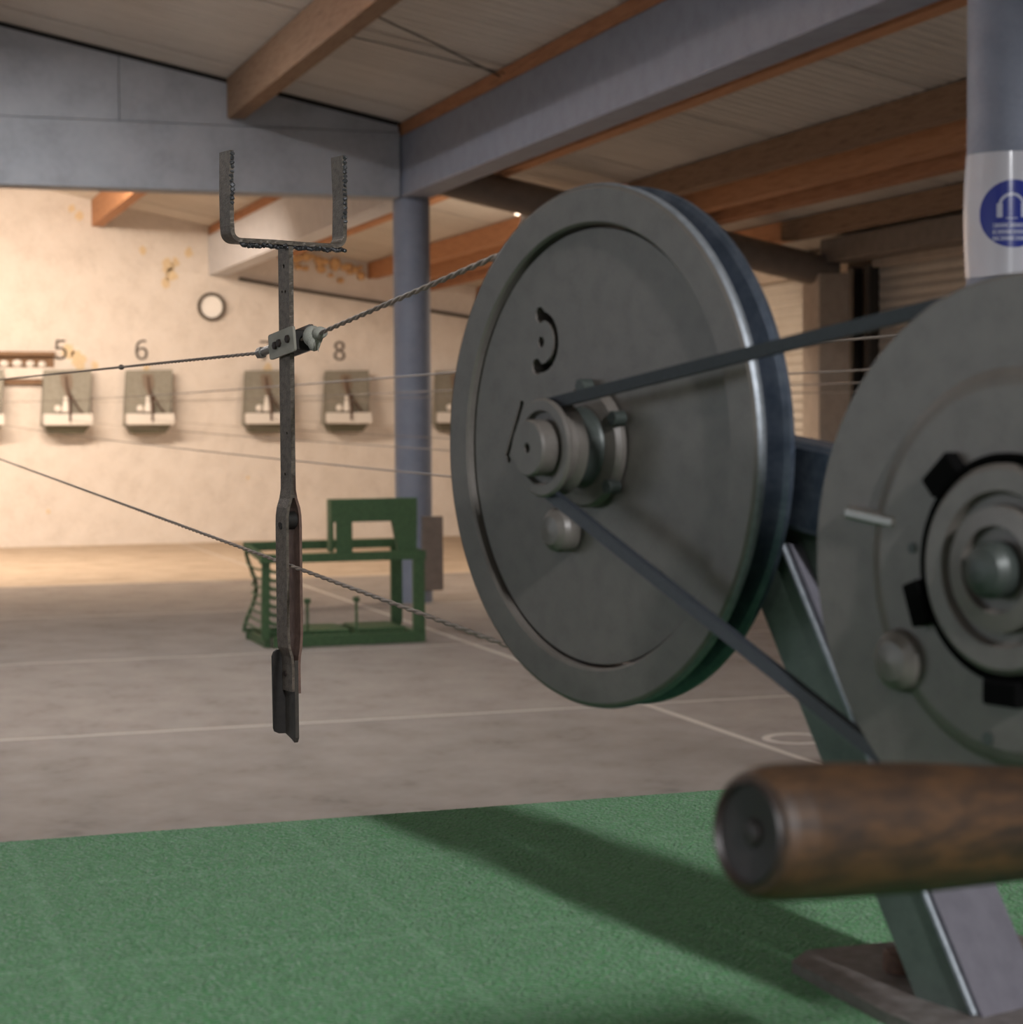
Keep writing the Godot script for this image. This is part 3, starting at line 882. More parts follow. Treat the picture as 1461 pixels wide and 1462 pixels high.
func build_winch() -> void:
	var o := thing("target_winch", "grey-green hand winch with grooved wheel and crank clamped on felt counter", "winch", WX)
	var st: SurfaceTool
	# grooved wheel: rim and web
	st = new_st()
	lathe(st, [Vector2(0.131, -0.028), Vector2(0.131, -0.0015), Vector2(0.1325, 0.0), Vector2(0.1515, 0.0), Vector2(0.1535, -0.0012), Vector2(0.1545, -0.003), Vector2(0.154, -0.006)], Transform3D.IDENTITY, 128)
	var rim := part("wheel_rim", st, M.winch, o)
	st = new_st()
	lathe(st, [Vector2(0.1539, -0.0058), Vector2(0.151, -0.0075), Vector2(0.138, -0.0125), Vector2(0.1375, -0.0145), Vector2(0.138, -0.0165), Vector2(0.151, -0.0215), Vector2(0.154, -0.0235), Vector2(0.154, -0.0265), Vector2(0.152, -0.028), Vector2(0.131, -0.028)], Transform3D.IDENTITY, 128)
	part("cable_groove", st, M.wheel_steel, rim)
	st = new_st()
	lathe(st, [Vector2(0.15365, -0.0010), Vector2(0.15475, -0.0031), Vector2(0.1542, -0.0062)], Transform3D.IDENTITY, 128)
	part("edge_highlight", st, M.edge_highlight, rim)  # thin ring with the rim highlight put into its colour
	var web := CSGCombiner3D.new()
	web.name = "wheel_web"
	o.add_child(web)
	var disc := CSGCylinder3D.new()
	disc.radius = 0.1288
	disc.height = 0.028
	disc.sides = 96
	disc.rotation.x = PI / 2
	disc.position.z = -0.0188
	web.add_child(disc)
	disc.material = M.winch
	var arc := PackedVector2Array()
	var cc := Vector2(-0.053, 0.064)
	for k in 15:
		var u := deg_to_rad(lerpf(100, -112, k / 14.0))
		arc.append(cc + Vector2(cos(u), sin(u)) * 0.0188)
	for k in 15:
		var u := deg_to_rad(lerpf(-112, 100, k / 14.0))
		arc.append(cc + Vector2(cos(u), sin(u)) * 0.0134)
	cut_poly(web, arc, 0.026)
	for s in [[cc.x - 0.001, cc.y + 0.0165, 0.0050, 0.026], [cc.x - 0.005, cc.y - 0.0152, 0.0052, 0.026], [cc.x, cc.y, 0.0033, 0.026], [0.064, -0.074, 0.0048, 0.06], [-0.0895, -0.0085, 0.0022, 0.026]]:
		var h := CSGCylinder3D.new()
		h.operation = CSGShape3D.OPERATION_SUBTRACTION
		h.radius = s[2]
		h.height = s[3] * 2
		h.sides = 20
		h.rotation.x = PI / 2
		h.position = Vector3(s[0], s[1], -0.0048)
		h.material = M.winch
		web.add_child(h)
	cut_poly(web, PackedVector2Array([Vector2(-0.0758, 0.0287), Vector2(-0.0720, 0.0273), Vector2(-0.0900, -0.0077), Vector2(-0.0942, -0.0061)]), 0.026)
	# hub flange, boss, bolts
	st = new_st()
	lathe(st, [Vector2(0, 0.004), Vector2(0.026, 0.004), Vector2(0.034, 0.003), Vector2(0.036, 0.0), Vector2(0.036, -0.003)], Transform3D.IDENTITY, 48)
	part("hub_flange", st, M.winch, o)
	st = new_st()
	lathe(st, [Vector2(0.0245, 0.003), Vector2(0.0235, 0.006), Vector2(0.0225, 0.017), Vector2(0.0, 0.017)], Transform3D.IDENTITY, 40)
	part("hub_boss", st, M.winch_dark, o)
	for s in [[0.001, 0.036], [0.033, 0.017], [0.0275, -0.0225], [-0.031, 0.018], [-0.028, -0.022]]:
		st = new_st()
		cyl(st, Vector3(s[0], s[1], -0.003), Vector3(s[0], s[1], 0.0055), 0.0048, 6, 0.0006)
		part("bolt", st, M.winch_dark, o)
	# knob below the hub
	st = new_st()
	lathe(st, [Vector2(0.0135, -0.003), Vector2(0.0135, 0.004), Vector2(0.0125, 0.0075), Vector2(0.0085, 0.0105), Vector2(0, 0.0115)], Transform3D(Basis.IDENTITY, Vector3(-0.023, -0.05, 0)), 32)
	part("round_knob", st, M.winch, o)
	# belt pulley on the hub
	st = new_st()
	lathe(st, [Vector2(0.0, 0.0172), Vector2(0.027, 0.0172), Vector2(0.028, 0.0185), Vector2(0.0235, 0.022), Vector2(0.0235, 0.026), Vector2(0.0285, 0.0295), Vector2(0.029, 0.031), Vector2(0.0275, 0.0325), Vector2(0.022, 0.0325), Vector2(0.0205, 0.029), Vector2(0.0165, 0.029)], Transform3D.IDENTITY, 64)
	var pul := part("belt_pulley", st, M.winch, o)
	st = new_st()
	lathe(st, [Vector2(0.0165, 0.029), Vector2(0.0165, 0.0405), Vector2(0.0155, 0.042), Vector2(0.003, 0.042), Vector2(0.0028, 0.034), Vector2(0, 0.034)], Transform3D.IDENTITY, 48)
	part("shaft_end", st, M.winch, pul)
	# crank disc
	var dxf := Transform3D(Basis.IDENTITY, Vector3(DX, DY, 0))
	st = new_st()
	lathe(st, [Vector2(0, 0.016), Vector2(0.123, 0.016), Vector2(0.126, 0.018), Vector2(0.1185, 0.022), Vector2(0.1185, 0.026), Vector2(0.126, 0.0285), Vector2(0.127, 0.030), Vector2(0.1255, 0.0315), Vector2(0.087, 0.0315), Vector2(0.083, 0.034), Vector2(0.079, 0.035), Vector2(0.03, 0.035)], dxf, 128)
	var dd := part("crank_disc", st, M.winch, o)
	st = new_st()
	lathe(st, [Vector2(0.05, 0.035), Vector2(0.05, 0.0385), Vector2(0.0475, 0.0385), Vector2(0.045, 0.036), Vector2(0.043, 0.036)], dxf, 64)
	for a in [132.0, 200.0, 270.0, 335.0, 60.0]:
		var u := deg_to_rad(a)
		box(st, Vector3(DX + cos(u) * 0.0535, DY + sin(u) * 0.0535, 0.038), Vector3(0.011, 0.02, 0.008), 0.001, Basis(Vector3(0, 0, 1), u))
	part("lock_washer", st, M.black, dd)
	st = new_st()
	lathe(st, [Vector2(0.0455, 0.034), Vector2(0.0455, 0.040), Vector2(0.043, 0.042), Vector2(0.034, 0.042), Vector2(0.032, 0.038), Vector2(0.028, 0.038), Vector2(0.027, 0.044), Vector2(0.019, 0.045), Vector2(0.018, 0.041), Vector2(0.0125, 0.041)], dxf, 64)
	part("hub_nut", st, M.winch, dd)
	st = new_st()
	lathe(st, [Vector2(0.0125, 0.04), Vector2(0.0125, 0.049), Vector2(0.010, 0.053), Vector2(0.005, 0.055), Vector2(0, 0.0555)], dxf, 32)
	part("shaft_end", st, M.winch_dark, dd)
	st = new_st()
	lathe(st, [Vector2(0.015, 0.031), Vector2(0.015, 0.034), Vector2(0.0135, 0.039), Vector2(0.009, 0.0425), Vector2(0, 0.044)], Transform3D(Basis.IDENTITY, Vector3(DX - 0.065, DY - 0.046, 0)), 32)
	part("dome_bolt", st, M.winch, dd)
	st = new_st()
	box(st, Vector3(DX - 0.086, DY + 0.019, 0.0335), Vector3(0.034, 0.006, 0.005), 0.0015, Basis(Vector3(0, 0, 1), -0.12))
	part("raised_mark", st, M.steel, dd)
	for s in [[-0.012, -0.075, 0.003], [-0.058, 0.006, 0.0025]]:
		st = new_st()
		cyl(st, Vector3(DX + s[0], DY + s[1], 0.03), Vector3(DX + s[0], DY + s[1], 0.0358), s[2], 14)
		part("rivet", st, M.winch_dark, dd)
	# belt around both pulleys
	st = new_st()
	belt(st, Vector2(0, 0), 0.0255, Vector2(DX, DY), 0.1215, 0.024, 0.0062, 0.0066)
	part("drive_belt", st, M.belt, o)
	# crank handle
	var hb := Vector3(0.435, -0.140, 0.085)
	var he := Vector3(0.431, -0.126, 0.243)
	var hz := (he - hb).normalized()
	var hx := Vector3.UP.cross(hz).normalized()
	var hxf := Transform3D(Basis(hx, hz.cross(hx), hz), hb)
	var hl := hb.distance_to(he)
	st = new_st()
	lathe(st, [Vector2(0, 0), Vector2(0.0185, 0), Vector2(0.0205, 0.004), Vector2(0.0215, 0.03), Vector2(0.0235, 0.08), Vector2(0.024, hl - 0.03), Vector2(0.0237, hl - 0.012), Vector2(0.0225, hl - 0.004), Vector2(0.0205, hl - 0.0008), Vector2(0.0175, hl)], hxf, 64)
	var hd := part("crank_handle", st, M.handle, o)
	st = new_st()
	lathe(st, [Vector2(0.0182, hl - 0.0005), Vector2(0.0172, hl + 0.0012), Vector2(0.0165, hl - 0.001), Vector2(0.005, hl - 0.002), Vector2(0.004, hl - 0.0005), Vector2(0, hl)], hxf, 48)
	part("handle_end", st, M.handle_end, hd)
	st = new_st()
	cyl(st, Vector3(0.436, -0.146, 0.03), hb + hz * 0.002, 0.009, 20)
	part("crank_pin", st, M.galv, o)
	# frame: beam behind the wheels, bearing, slanted leg, gusset, base plate
	st = new_st()
	box(st, Vector3(0.18, -0.0255, -0.048), Vector3(0.44, 0.048, 0.026), 0.003, Basis(Vector3(0, 0, 1), -0.135))
	part("frame_beam", st, M.wheel_steel, o)
	st = new_st()
	cyl(st, Vector3(0, 0, -0.06), Vector3(0, 0, -0.018), 0.018, 24)
	part("wheel_axle", st, M.winch_dark, o)
	st = new_st()
	cyl(st, Vector3(DX, DY, -0.06), Vector3(DX, DY, 0.018), 0.018, 24)
	part("crank_axle", st, M.winch_dark, o)
	var yt := -0.2842 + 0.006
	st = new_st()
	# the leg's front face lies at -0.035, a highlight is painted on its corner towards the crank
	hexa(st, [Vector3(0.236, yt, -0.035), Vector3(0.275, yt, -0.035), Vector3(0.275, yt, -0.075), Vector3(0.236, yt, -0.075), Vector3(0.094, -0.052, -0.035), Vector3(0.134, -0.052, -0.035), Vector3(0.134, -0.052, -0.075), Vector3(0.094, -0.052, -0.075)])
	var leg := part("leg", st, M.winch_green, o)
	st = new_st()
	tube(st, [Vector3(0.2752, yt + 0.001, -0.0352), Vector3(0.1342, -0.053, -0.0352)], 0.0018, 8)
	part("leg_highlight", st, M.edge_highlight, leg)  # pale line painting the highlight on the leg corner
	st = new_st()
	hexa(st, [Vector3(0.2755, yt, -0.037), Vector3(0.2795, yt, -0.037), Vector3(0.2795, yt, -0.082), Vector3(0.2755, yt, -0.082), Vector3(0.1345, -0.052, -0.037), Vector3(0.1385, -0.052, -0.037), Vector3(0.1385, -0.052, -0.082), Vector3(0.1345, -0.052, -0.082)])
	part("leg_lit_face", st, M.flange, leg)  # lit side face of the leg, its brightness put into the colour
	st = new_st()
	prism(st, PackedVector2Array([Vector2(0.09, -0.035), Vector2(0.24, -0.055), Vector2(0.16, -0.115)]), -0.05, -0.045)
	part("gusset", st, M.winch_green, o)
	# base plate, clamped on the felt
	st = new_st()
	var bxf := Transform3D(Basis(Vector3(1, 0, 0), Vector3(0, 0, -1), Vector3(0, 1, 0)), Vector3(0, -0.2842, 0))
	prism(st, PackedVector2Array([Vector2(0.15, 0.028), Vector2(0.138, 0.05), Vector2(0.152, 0.10), Vector2(0.156, 0.17), Vector2(0.42, 0.17), Vector2(0.42, 0.02), Vector2(0.30, 0.0), Vector2(0.246, 0.004)]), 0.0002, 0.0065, bxf)
	var bp := part("base_plate", st, M.plate, o)
	st = new_st()
	cyl(st, Vector3(0.198, yt, -0.062), Vector3(0.198, yt + 0.012, -0.062), 0.010, 6, 0.001)
	part("clamp_bolt", st, M.rust, bp)

func cut_poly(web: Node3D, poly: PackedVector2Array, depth: float) -> void:
	var c := CSGPolygon3D.new()
	c.polygon = poly
	c.mode = CSGPolygon3D.MODE_DEPTH
	c.depth = depth * 2
	c.position.z = -0.0048 + depth
	c.operation = CSGShape3D.OPERATION_SUBTRACTION
	c.material = M.winch
	web.add_child(c)

func belt(st: SurfaceTool, c0: Vector2, r0: float, c1: Vector2, r1: float, zc: float, width: float, th: float) -> void:
	var d := c1 - c0
	var base := d.angle()
	var phi := acos((r0 - r1) / d.length())
	var path := []
	for k in 17:
		var u := base + lerpf(phi, TAU - phi, k / 16.0)
		path.append([c0 + Vector2(cos(u), sin(u)) * r0, Vector2(cos(u), sin(u))])
	for k in 33:
		var u := base + lerpf(-phi, phi, k / 32.0)
		path.append([c1 + Vector2(cos(u), sin(u)) * r1, Vector2(cos(u), sin(u))])
	var n := path.size()
	for i in n:
		var a = path[i]
		var b = path[(i + 1) % n]
		var pts := []
		for q in [a, b]:
			for e in [[-th / 2, -width * 0.36], [th / 2, -width / 2], [th / 2, width / 2], [-th / 2, width * 0.36]]:
				var v: Vector2 = q[0] + q[1] * e[0]
				pts.append(Vector3(v.x, v.y, zc + e[1]))
		hexa(st, pts)

# ---------------------------------------------------------------- wires
var HANG := Transform3D(Basis(Vector3(0.256, 0, 0.967).normalized(), Vector3.UP, Vector3(-0.967, 0, 0.256).normalized()), Vector3(0.417, 1.261, -1.909))

func twisted(st: SurfaceTool, a: Vector3, b: Vector3, r: float, pitch: float, from_sag := 0.0) -> void:
	var t := (b - a).normalized()
	var x := t.cross(Vector3.UP).normalized()
	var y := x.cross(t)
	var l := a.distance_to(b)
	var n := int(l / pitch * 8.0)
	for s in 2:
		var pts := []
		for i in n + 1:
			var u := float(i) / n
			var ph := TAU * u * l / pitch + PI * s
			pts.append(a.lerp(b, u) + (x * cos(ph) + y * sin(ph)) * r * 0.42)
		tube(st, pts, r * 0.72, 6)

func build_wires() -> void:
	var top := WX * Vector3(0, 0.1405, -0.0145)
	var bot := WX * Vector3(0, -0.1405, -0.0145)
	var pulley := Vector3(0.09, 1.623, -22.8)
	var cl := HANG * Vector3(-0.047, 0.2085, 0.005)
	var cr := HANG * Vector3(0.06, 0.2235, -0.004)
	var far_top := pulley + Vector3(0, 0.1, 0.05)
	var far_bot := pulley + Vector3(0, 0.0, 0.05)
	var st := new_st()
	twisted(st, top, cr, 0.0021, 0.05)
	twisted(st, cr, cl, 0.002, 0.05)
	var mid := cl.lerp(far_top, 0.15)
	twisted(st, cl, mid, 0.0018, 0.05)
	tube(st, [mid, far_top], 0.0018, 6)
	# rope lying in the top of the groove
	var arcp := []
	for k in 25:
		var u := deg_to_rad(lerpf(90, -90, k / 24.0))
		arcp.append(WX * Vector3(cos(u) * 0.1402, sin(u) * 0.1402, -0.0145))
	tube(st, arcp, 0.0019, 6)
	var up_w := single("hauling_wire", st, M.wire, "brown twisted hauling wire from the top of the grooved wheel through the hanger", "wire", "hauling wires of the winch")
	st = new_st()
	var knot := cl.lerp(far_top, 0.045)
	ball(st, knot, 0.0045, Vector3(1, 0.9, 1.2), 8)
	part("knot", st, M.wire, up_w)
	st = new_st()
	var mid2 := bot.lerp(far_bot, 0.16)
	twisted(st, bot, mid2, 0.0019, 0.05)
	tube(st, [mid2, far_bot], 0.0018, 6)
	single("hauling_wire", st, M.wire, "grey twisted return wire from the bottom of the grooved wheel through the slot", "wire", "hauling wires of the winch")
	# the neighbouring lanes
	var lanes := [[1.46, "4"], [2.43, "5"], [3.35, "6"], [4.72, "7"]]
	for l in lanes:
		for q in [[1.521, 1.64, "upper"], [1.247, 1.43, "lower"]]:
			st = new_st()
			var pts := []
			for k in 21:
				var u := k / 20.0
				var sag := 0.035 * 4.0 * u * (1.0 - u)
				pts.append(Vector3(l[0], lerpf(q[0], q[1], u) - sag, lerpf(-1.1, -22.43, u)))
			tube(st, pts, 0.0026, 6)
			single("lane_wire", st, M.wire, "thin grey %s wire running to the trap %s" % [q[2], WORDS[l[1]]], "wire", "wires of the neighbouring lanes")

# ---------------------------------------------------------------- hanger
func build_hanger() -> void:
	var o := thing("target_hanger", "dark forked iron target hanger clipped on the hauling wire", "hanger", HANG)
	var rng := RandomNumberGenerator.new()
	rng.seed = 77
	var bw := 0.0115
	var st := new_st()
	# fork: strip bent to a U across the lane
	var path := []
	path.append(Vector2(0.400, 0.0625))
	path.append(Vector2(0.36, 0.0632))
	path.append(Vector2(0.328, 0.0628))
	for k in 7:
		var u := PI / 2 * k / 6
		path.append(Vector2(0.3235 - 0.009 * sin(u), 0.0535 + 0.009 * cos(u)))
	path.append(Vector2(0.3145, 0.02))
	path.append(Vector2(0.3135, -0.02))
	for k in 7:
		var u := PI / 2 * k / 6
		path.append(Vector2(0.3235 - 0.010 * cos(u), -0.0505 - 0.010 * sin(u)))
	path.append(Vector2(0.36, -0.0615))
	path.append(Vector2(0.4035, -0.0600))
	strip(st, path, -bw, bw, 0.0042)
	var fork := part("fork", st, M.iron, o)
	# ragged filed notches and weld beads along the edges
	st = new_st()
	for s in [[0.0625, 0.350, 0.397, 12], [-0.061, 0.338, 0.401, 15]]:
		for k in s[3]:
			var y: float = lerpf(s[1], s[2], k / float(s[3] - 1))
			var rot := Basis.from_euler(Vector3(rng.randf_range(-0.9, 0.9), rng.randf_range(-0.5, 0.5), rng.randf_range(-0.5, 0.5)))
			box(st, Vector3(bw + rng.randf_range(-0.0012, 0.0002), y, s[0] + rng.randf_range(-0.0006, 0.0006)), Vector3(0.003, rng.randf_range(0.0028, 0.0052), 0.0046), 0.0008, rot)
	part("notches", st, M.weld, fork)
	st = new_st()
	for k in 30:
		var z := lerpf(0.052, -0.06, k / 29.0)
		var rot := Basis.from_euler(Vector3(rng.randf_range(-0.6, 0.6), rng.randf_range(-0.6, 0.6), rng.randf_range(-0.6, 0.6)))
		box(st, Vector3(bw * rng.randf_range(0.55, 0.95), 0.3105 + rng.randf_range(-0.0014, 0.0006), z), Vector3(0.006, 0.0034, rng.randf_range(0.004, 0.008)), 0.001, rot)
	part("weld_bead", st, M.weld, fork)
	# main bar
	var bar := CSGCombiner3D.new()
	bar.name = "bar"
	o.add_child(bar)
	var flat := CSGBox3D.new()
	flat.size = Vector3(0.023, 0.247, 0.0048)
	flat.position = Vector3(0, 0.1875, 0)
	flat.material = M.iron
	bar.add_child(flat)
	for s in [[0.0, 0.292, 0.0022], [-0.004, 0.267, 0.0015], [0.003, 0.267, 0.0015], [-0.002, 0.087, 0.0018], [0.003, 0.128, 0.0014]]:
		var hc := CSGCylinder3D.new()
		hc.operation = CSGShape3D.OPERATION_SUBTRACTION
		hc.radius = s[2]
		hc.height = 0.008
		hc.sides = 14
		hc.rotation.x = PI / 2
		hc.position = Vector3(s[0], s[1], 0.0022)
		hc.material = M.iron
		bar.add_child(hc)
	# two strips that leave a slot for the return wire
	st = new_st()
	var fp := [Vector2(0.086, 0.0010), Vector2(0.072, 0.0012), Vector2(0.063, 0.0028), Vector2(0.054, 0.0058), Vector2(0.046, 0.0070), Vector2(0.036, 0.0073), Vector2(-0.072, 0.0073), Vector2(-0.084, 0.0064), Vector2(-0.093, 0.0036), Vector2(-0.102, 0.0026), Vector2(-0.128, 0.0026)]
	strip(st, fp, -0.0115, 0.0115, 0.0028)
	part("front_strip", st, M.iron, o)
	st = new_st()
	var rp := [Vector2(0.086, -0.0010), Vector2(0.072, -0.0012), Vector2(0.063, -0.0028), Vector2(0.054, -0.0058), Vector2(0.046, -0.0070), Vector2(0.036, -0.0073), Vector2(-0.072, -0.0073), Vector2(-0.084, -0.0064), Vector2(-0.093, -0.0048), Vector2(-0.102, -0.0042), Vector2(-0.13, -0.0042)]
	strip(st, rp, -0.0115, 0.0115, 0.0028)
	part("rear_strip", st, M.iron_red, o)
	st = new_st()
	cyl(st, Vector3(0.0, 0.036, -0.0095), Vector3(0.0, 0.036, 0.0095), 0.0035, 12, 0.0006)
	cyl(st, Vector3(0.002, 0.042, -0.0055), Vector3(0.002, 0.042, 0.0055), 0.0085, 16, 0.0008)
	part("slot_hole_shade", st, M.iron_dark, o)  # dark cylinders painting the shade of the bolt hole in the slot
	st = new_st()
	cyl(st, Vector3(-0.003, -0.111, 0.002), Vector3(-0.003, -0.111, 0.0052), 0.0032, 6, 0.0004)
	part("bolt", st, M.bolt, o)
	st = new_st()
	cyl(st, Vector3(-0.002, 0.0375, 0.0065), Vector3(-0.002, 0.0375, 0.0098), 0.0026, 6, 0.0003)
	part("bolt", st, M.bolt, o)
	# weight: folded plate at the foot
	st = new_st()
	var blade := PackedVector2Array([Vector2(-0.0115, -0.1), Vector2(0.0115, -0.097), Vector2(0.0118, -0.174), Vector2(0.009, -0.179), Vector2(0.004, -0.1765), Vector2(-0.0115, -0.1715)])
	prism(st, blade, -0.0030, 0.0011)
	var wt := part("weight_plate", st, M.iron_mid, o)
	st = new_st()
	var fl := PackedVector2Array()
	for q in [[0.0165, -0.0885, 0.0035, 0.0, 90.0]]:
		pass
	fl.append(Vector2(0.0, -0.0875))
	fl.append(Vector2(-0.009, -0.0875))
	fl.append(Vector2(-0.0125, -0.0895))
	fl.append(Vector2(-0.0145, -0.094))
	fl.append(Vector2(-0.0138, -0.166))
	fl.append(Vector2(-0.0125, -0.1695))
	fl.append(Vector2(-0.0085, -0.1715))
	fl.append(Vector2(0.0, -0.172))
	# flange stands out towards +z at the rear edge of the blade
	prism(st, fl, -0.0125, -0.0095, Transform3D(Basis(Vector3(0, 0, -1), Vector3(0, 1, 0), Vector3(1, 0, 0)), Vector3(0, 0, 0)))
	part("weight_flange", st, M.iron_dark, wt)
	# wire clamp: two plates, bolts, nut and bandaged knot
	var tilt := Basis(Vector3(0, 0, 1), 0.14)
	var ca := Vector3(0.004, 0.2165, 0)
	st = new_st()
	var cp := PackedVector2Array()
	for q in [[0.027, 0.0125, 0.0], [-0.027, 0.0125, 90.0], [-0.027, -0.0125, 180.0], [0.027, -0.0125, 270.0]]:
		for k in 4:
			var u := deg_to_rad(q[2] + 30.0 * k)
			cp.append(Vector2(q[0] - signf(q[0]) * 0.003, q[1] - signf(q[1]) * 0.003) + Vector2(cos(u), sin(u)) * 0.003)
	prism(st, cp, 0.0055, 0.0082, Transform3D(tilt, ca))
	var cf := part("clamp_plate", st, M.trap, o)
	st = new_st()
	prism(st, cp, -0.0125, -0.0098, Transform3D(tilt, ca + Vector3(0.004, 0.002, 0)))
	part("clamp_plate", st, M.steel, o)
	st = new_st()
	box(st, ca + Vector3(0.018, 0.001, -0.002), Vector3(0.016, 0.02, 0.015), 0.001, tilt)
	part("clamp_block", st, M.iron_dark, o)
	st = new_st()
	for s in [[-0.012, -0.0004], [-0.0035, 0.0004], [0.0155, 0.0012]]:
		st = new_st()
		var p := ca + tilt * Vector3(s[0], s[1], 0.0078)
		cyl(st, p, p + Vector3(0, 0, 0.0028), 0.0044, 6, 0.0008)
		part("bolt", st, M.bolt, cf)
	st = new_st()
	var np := Vector3(-0.047, 0.2085, 0.005)
	cyl(st, np + Vector3(-0.004, -0.0006, 0), np + Vector3(0.006, 0.0009, 0), 0.0058, 6, 0.0008)
	cyl(st, np + Vector3(0.006, 0.0009, 0), np + Vector3(0.024, 0.0036, 0), 0.0042, 12, 0.0005)
	part("nut", st, M.steel, o)
	st = new_st()
	var kp := Vector3(0.048, 0.2215, -0.004)
	ball(st, kp, 0.0105, Vector3(1.1, 1.0, 0.9), 10)
	ball(st, kp + Vector3(0.004, -0.0045, 0.001), 0.0085, Vector3(0.8, 1.2, 0.8), 8)
	ball(st, kp + Vector3(0.014, 0.003, 0), 0.0075, Vector3(1.4, 0.8, 0.9), 8)
	for k in 5:
		var b := kp + Vector3(0.002 + k * 0.002, -0.006, 0.003 * sin(k * 2.0))
		tube(st, [b, b + Vector3(0.002, -0.007 - 0.001 * (k % 3), 0.001)], 0.0012, 5, 0.0004)
	part("cloth_wrap", st, M.tape, o)

# ---------------------------------------------------------------- green rack
func build_green_rack() -> void:
	var o := thing("green_rack", "green steel rack with toothed side standing on concrete before the post", "rack", Transform3D(Basis.IDENTITY, Vector3(0, 0, -11.92)))
	var st: SurfaceTool
	var dz := -0.56
	# lower rails
	for r in [[2.50, 3.475, 0.0, 0.035, "front_rail"], [2.44, 3.475, dz, 0.035, "rear_rail"]]:
		st = new_st()
		box(st, Vector3((r[0] + r[1]) / 2, r[3] + 0.001, r[2]), Vector3(r[1] - r[0], 0.07, 0.04), 0.003)
		part(r[4], st, M.green, o)
	for x in [2.47, 3.455]:
		st = new_st()
		box(st, Vector3(x, 0.03, dz / 2), Vector3(0.04, 0.055, 0.52), 0.003)
		part("side_rail", st, M.green, o)
	# upper rails
	for r in [[2.42, 3.48, 0.0, 0.555, "top_rail"], [2.43, 3.48, dz, 0.60, "top_rail"]]:
		st = new_st()
		box(st, Vector3((r[0] + r[1]) / 2, r[3], r[2]), Vector3(r[1] - r[0], 0.055, 0.05), 0.003)
		part(r[4], st, M.green, o)
	for x in [2.445, 3.46]:
		st = new_st()
		hexa(st, [Vector3(x - 0.02, 0.54, -0.02), Vector3(x + 0.02, 0.54, -0.02), Vector3(x + 0.02, 0.58, dz + 0.02), Vector3(x - 0.02, 0.58, dz + 0.02), Vector3(x - 0.02, 0.575, -0.02), Vector3(x + 0.02, 0.575, -0.02), Vector3(x + 0.02, 0.62, dz + 0.02), Vector3(x - 0.02, 0.62, dz + 0.02)])
		part("top_side_rail", st, M.green, o)
	# posts at the right end
	for p in [[3.437, 0.0, 0.53], [3.445, dz, 0.58]]:
		st = new_st()
		box(st, Vector3(p[0], 0.07 + (p[2] - 0.07) / 2, p[1]), Vector3(0.075, p[2] - 0.07, 0.035), 0.003)
		part("post", st, M.green, o)
	# raised head board on two legs
	st = new_st()
	box(st, Vector3(3.15, 0.845, 0.0), Vector3(0.555, 0.145, 0.035), 0.004)
	part("head_board", st, M.green, o)
	st = new_st()
	box(st, Vector3(2.88, 0.75, -0.05), Vector3(0.02, 0.33, 0.10), 0.003)
	part("head_leg", st, M.green, o)
	st = new_st()
	box(st, Vector3(2.955, 0.68, 0.0), Vector3(0.1, 0.2, 0.035), 0.003)
	part("head_leg", st, M.green, o)
	st = new_st()
	hexa(st, [Vector3(3.30, 0.582, -0.02), Vector3(3.42, 0.582, -0.02), Vector3(3.42, 0.582, 0.02), Vector3(3.30, 0.582, 0.02), Vector3(3.26, 0.78, -0.02), Vector3(3.425, 0.78, -0.02), Vector3(3.425, 0.78, 0.02), Vector3(3.26, 0.78, 0.02)])
	part("head_leg", st, M.green, o)
	# trays and bolts on the floor frame
	for x in [2.86, 3.22]:
		st = new_st()
		box(st, Vector3(x, 0.055, -0.3), Vector3(0.3, 0.07, 0.4), 0.004)
		part("tray", st, M.green, o)
	for x in [2.72, 3.035]:
		st = new_st()
		cyl(st, Vector3(x, 0.07, -0.02), Vector3(x, 0.29, -0.02), 0.0085, 10)
		cyl(st, Vector3(x, 0.27, -0.02), Vector3(x, 0.30, -0.02), 0.022, 12, 0.004)
		part("rod", st, M.green, o)
	# toothed left end: waisted rods and a bar with hooked teeth
	st = new_st()
	var pts := []
	for k in 13:
		var u := k / 12.0
		pts.append(Vector3(lerpf(2.425, 2.445, u) + 0.075 * pow(sin(PI * u), 2.0), 0.05 + 0.54 * u, dz))
	tube(st, pts, 0.012, 8)
	part("waisted_rod", st, M.green, o)
	st = new_st()
	hexa(st, [Vector3(2.425, 0.05, -0.02), Vector3(2.475, 0.05, -0.02), Vector3(2.475, 0.05, 0.0), Vector3(2.425, 0.05, 0.0), Vector3(2.435, 0.54, -0.02), Vector3(2.485, 0.54, -0.02), Vector3(2.485, 0.54, 0.0), Vector3(2.435, 0.54, 0.0)])
	part("tooth_bar", st, M.green, o)
	for k in 8:
		var y := 0.10 + k * 0.054
		st = new_st()
		tube(st, [Vector3(2.465, y + 0.018, -0.01), Vector3(2.495, y - 0.004, -0.01), Vector3(2.53, y - 0.008, -0.01), Vector3(2.565, y + 0.006, -0.01), Vector3(2.59, y + 0.018, -0.01)], 0.0125, 8, 0.008)
		part("tooth", st, M.green, o)
		st = new_st()
		tube(st, [Vector3(2.45, y + 0.01, -0.02), Vector3(2.45, y - 0.002, -0.2), Vector3(2.45, y, -0.4), Vector3(2.425 + 0.075 * pow(sin(PI * (y - 0.05) / 0.54), 2.0), y + 0.01, dz)], 0.007, 8)
		part("tooth", st, M.green, o)

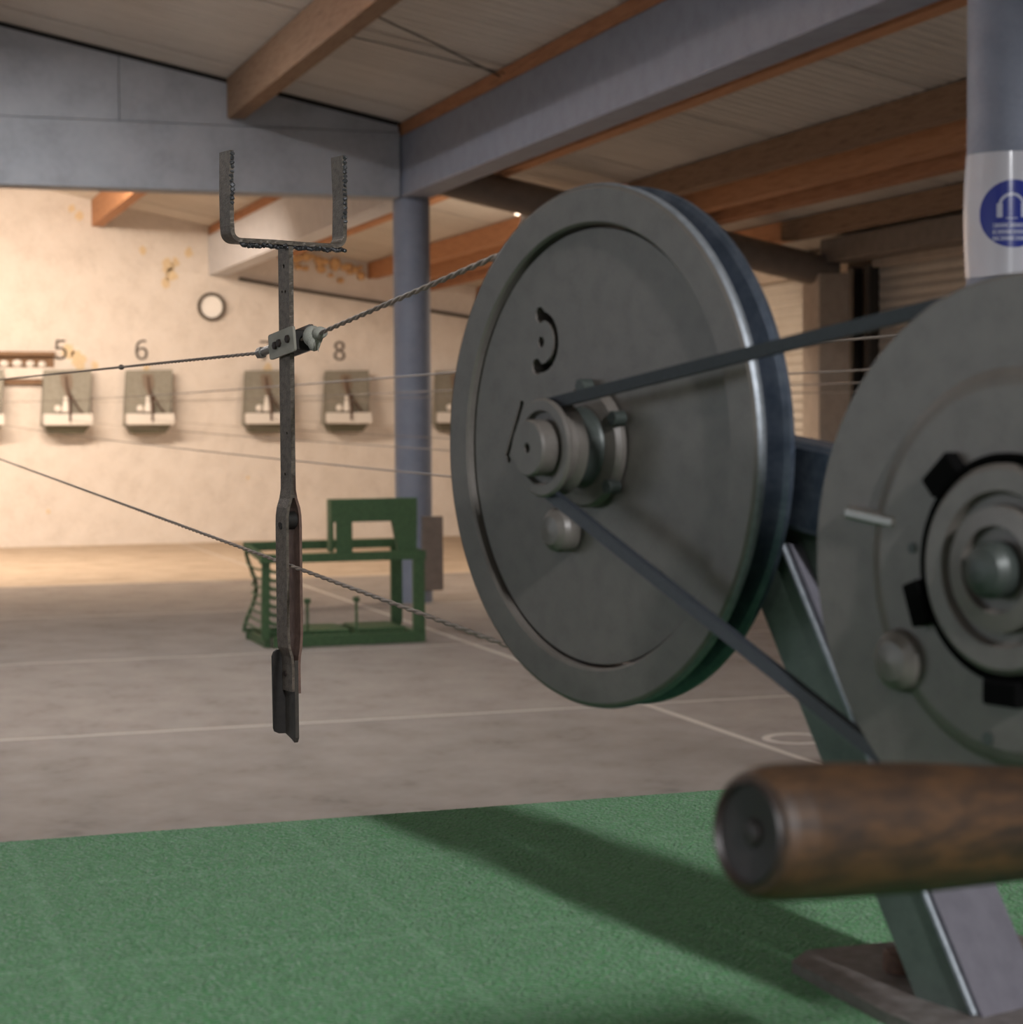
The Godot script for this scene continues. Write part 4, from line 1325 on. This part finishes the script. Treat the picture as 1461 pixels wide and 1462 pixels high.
# ---------------------------------------------------------------- notice on the post
func build_post_sign() -> void:
	var o := thing("ear_protection_notice", "white plastic notice with a blue ear protection disc wrapped round the post", "notice", Transform3D(Basis.IDENTITY, Vector3(4.175, 0, -6.45)))
	var size := 384
	var img := Image.create(size, size, false, Image.FORMAT_RGB8)
	img.fill(rgb(206, 208, 216))
	var blue := rgb(44, 58, 150)
	var whitec := rgb(196, 202, 220)
	var c := Vector2(192, 192)
	for y in size:
		for x in size:
			var p := Vector2(x, y)
			var d := p.distance_to(c)
			if d < 104:
				var col := blue
				var q := p - Vector2(186, 168)
				var e := q.length()
				if q.y < 6 and e > 31 and e < 40:
					col = whitec
				if absf(absf(q.x) - 36) < 9 and absf(q.y - 14) < 22 and (absf(q.x) > 27):
					col = whitec
				if absf(q.x) < 22 - q.y * 0.12 and q.y > 36 and q.y < 40:
					col = whitec
				var row := int(p.y) - 218
				if row >= 0 and row < 58 and absf(p.x - 186) < 56:
					var r3 := row / 20
					var yy := row % 20
					var cell := int(p.x - 130) / 9
					var in_c := int(p.x - 130) % 9
					if yy > 3 and yy < 17 and in_c < 6 and not ((cell * 7 + r3 * 3) % 5 == 0 and yy > 7 and yy < 12):
						col = whitec
				img.set_pixel(x, y, col)
	img.generate_mipmaps()
	var m := plain(Color.WHITE, 0.22)
	m.albedo_texture = ImageTexture.create_from_image(img)
	m.clearcoat_enabled = true
	m.clearcoat = 0.6
	m.clearcoat_roughness = 0.1
	# sheet bent round the post, print facing the counter and the left
	var st := new_st()
	var a0 := deg_to_rad(199.0)
	var a1 := deg_to_rad(23.0)
	var segs := 48
	var rows := 10
	for r in rows:
		for s in segs:
			var v := []
			for q in [[s, r], [s + 1, r], [s + 1, r + 1], [s, r + 1]]:
				var u: float = q[0] / float(segs)
				var t: float = q[1] / float(rows)
				var ang := lerpf(a0, a1, u)
				var rad := 0.1485 + 0.010 * sin(PI * t) * (0.4 + 0.6 * absf(cos(ang)))
				var dir := Vector3(cos(ang), 0, sin(ang))
				v.append([dir * rad + Vector3(0, lerpf(2.385, 1.925, t), 0), dir, Vector2(u, t)])
			for k in [[0, 1, 2], [0, 2, 3]]:
				for i in k:
					st.set_normal(v[i][1])
					st.set_uv(v[i][2])
					st.add_vertex(v[i][0])
	part("printed_sheet", st, m, o)
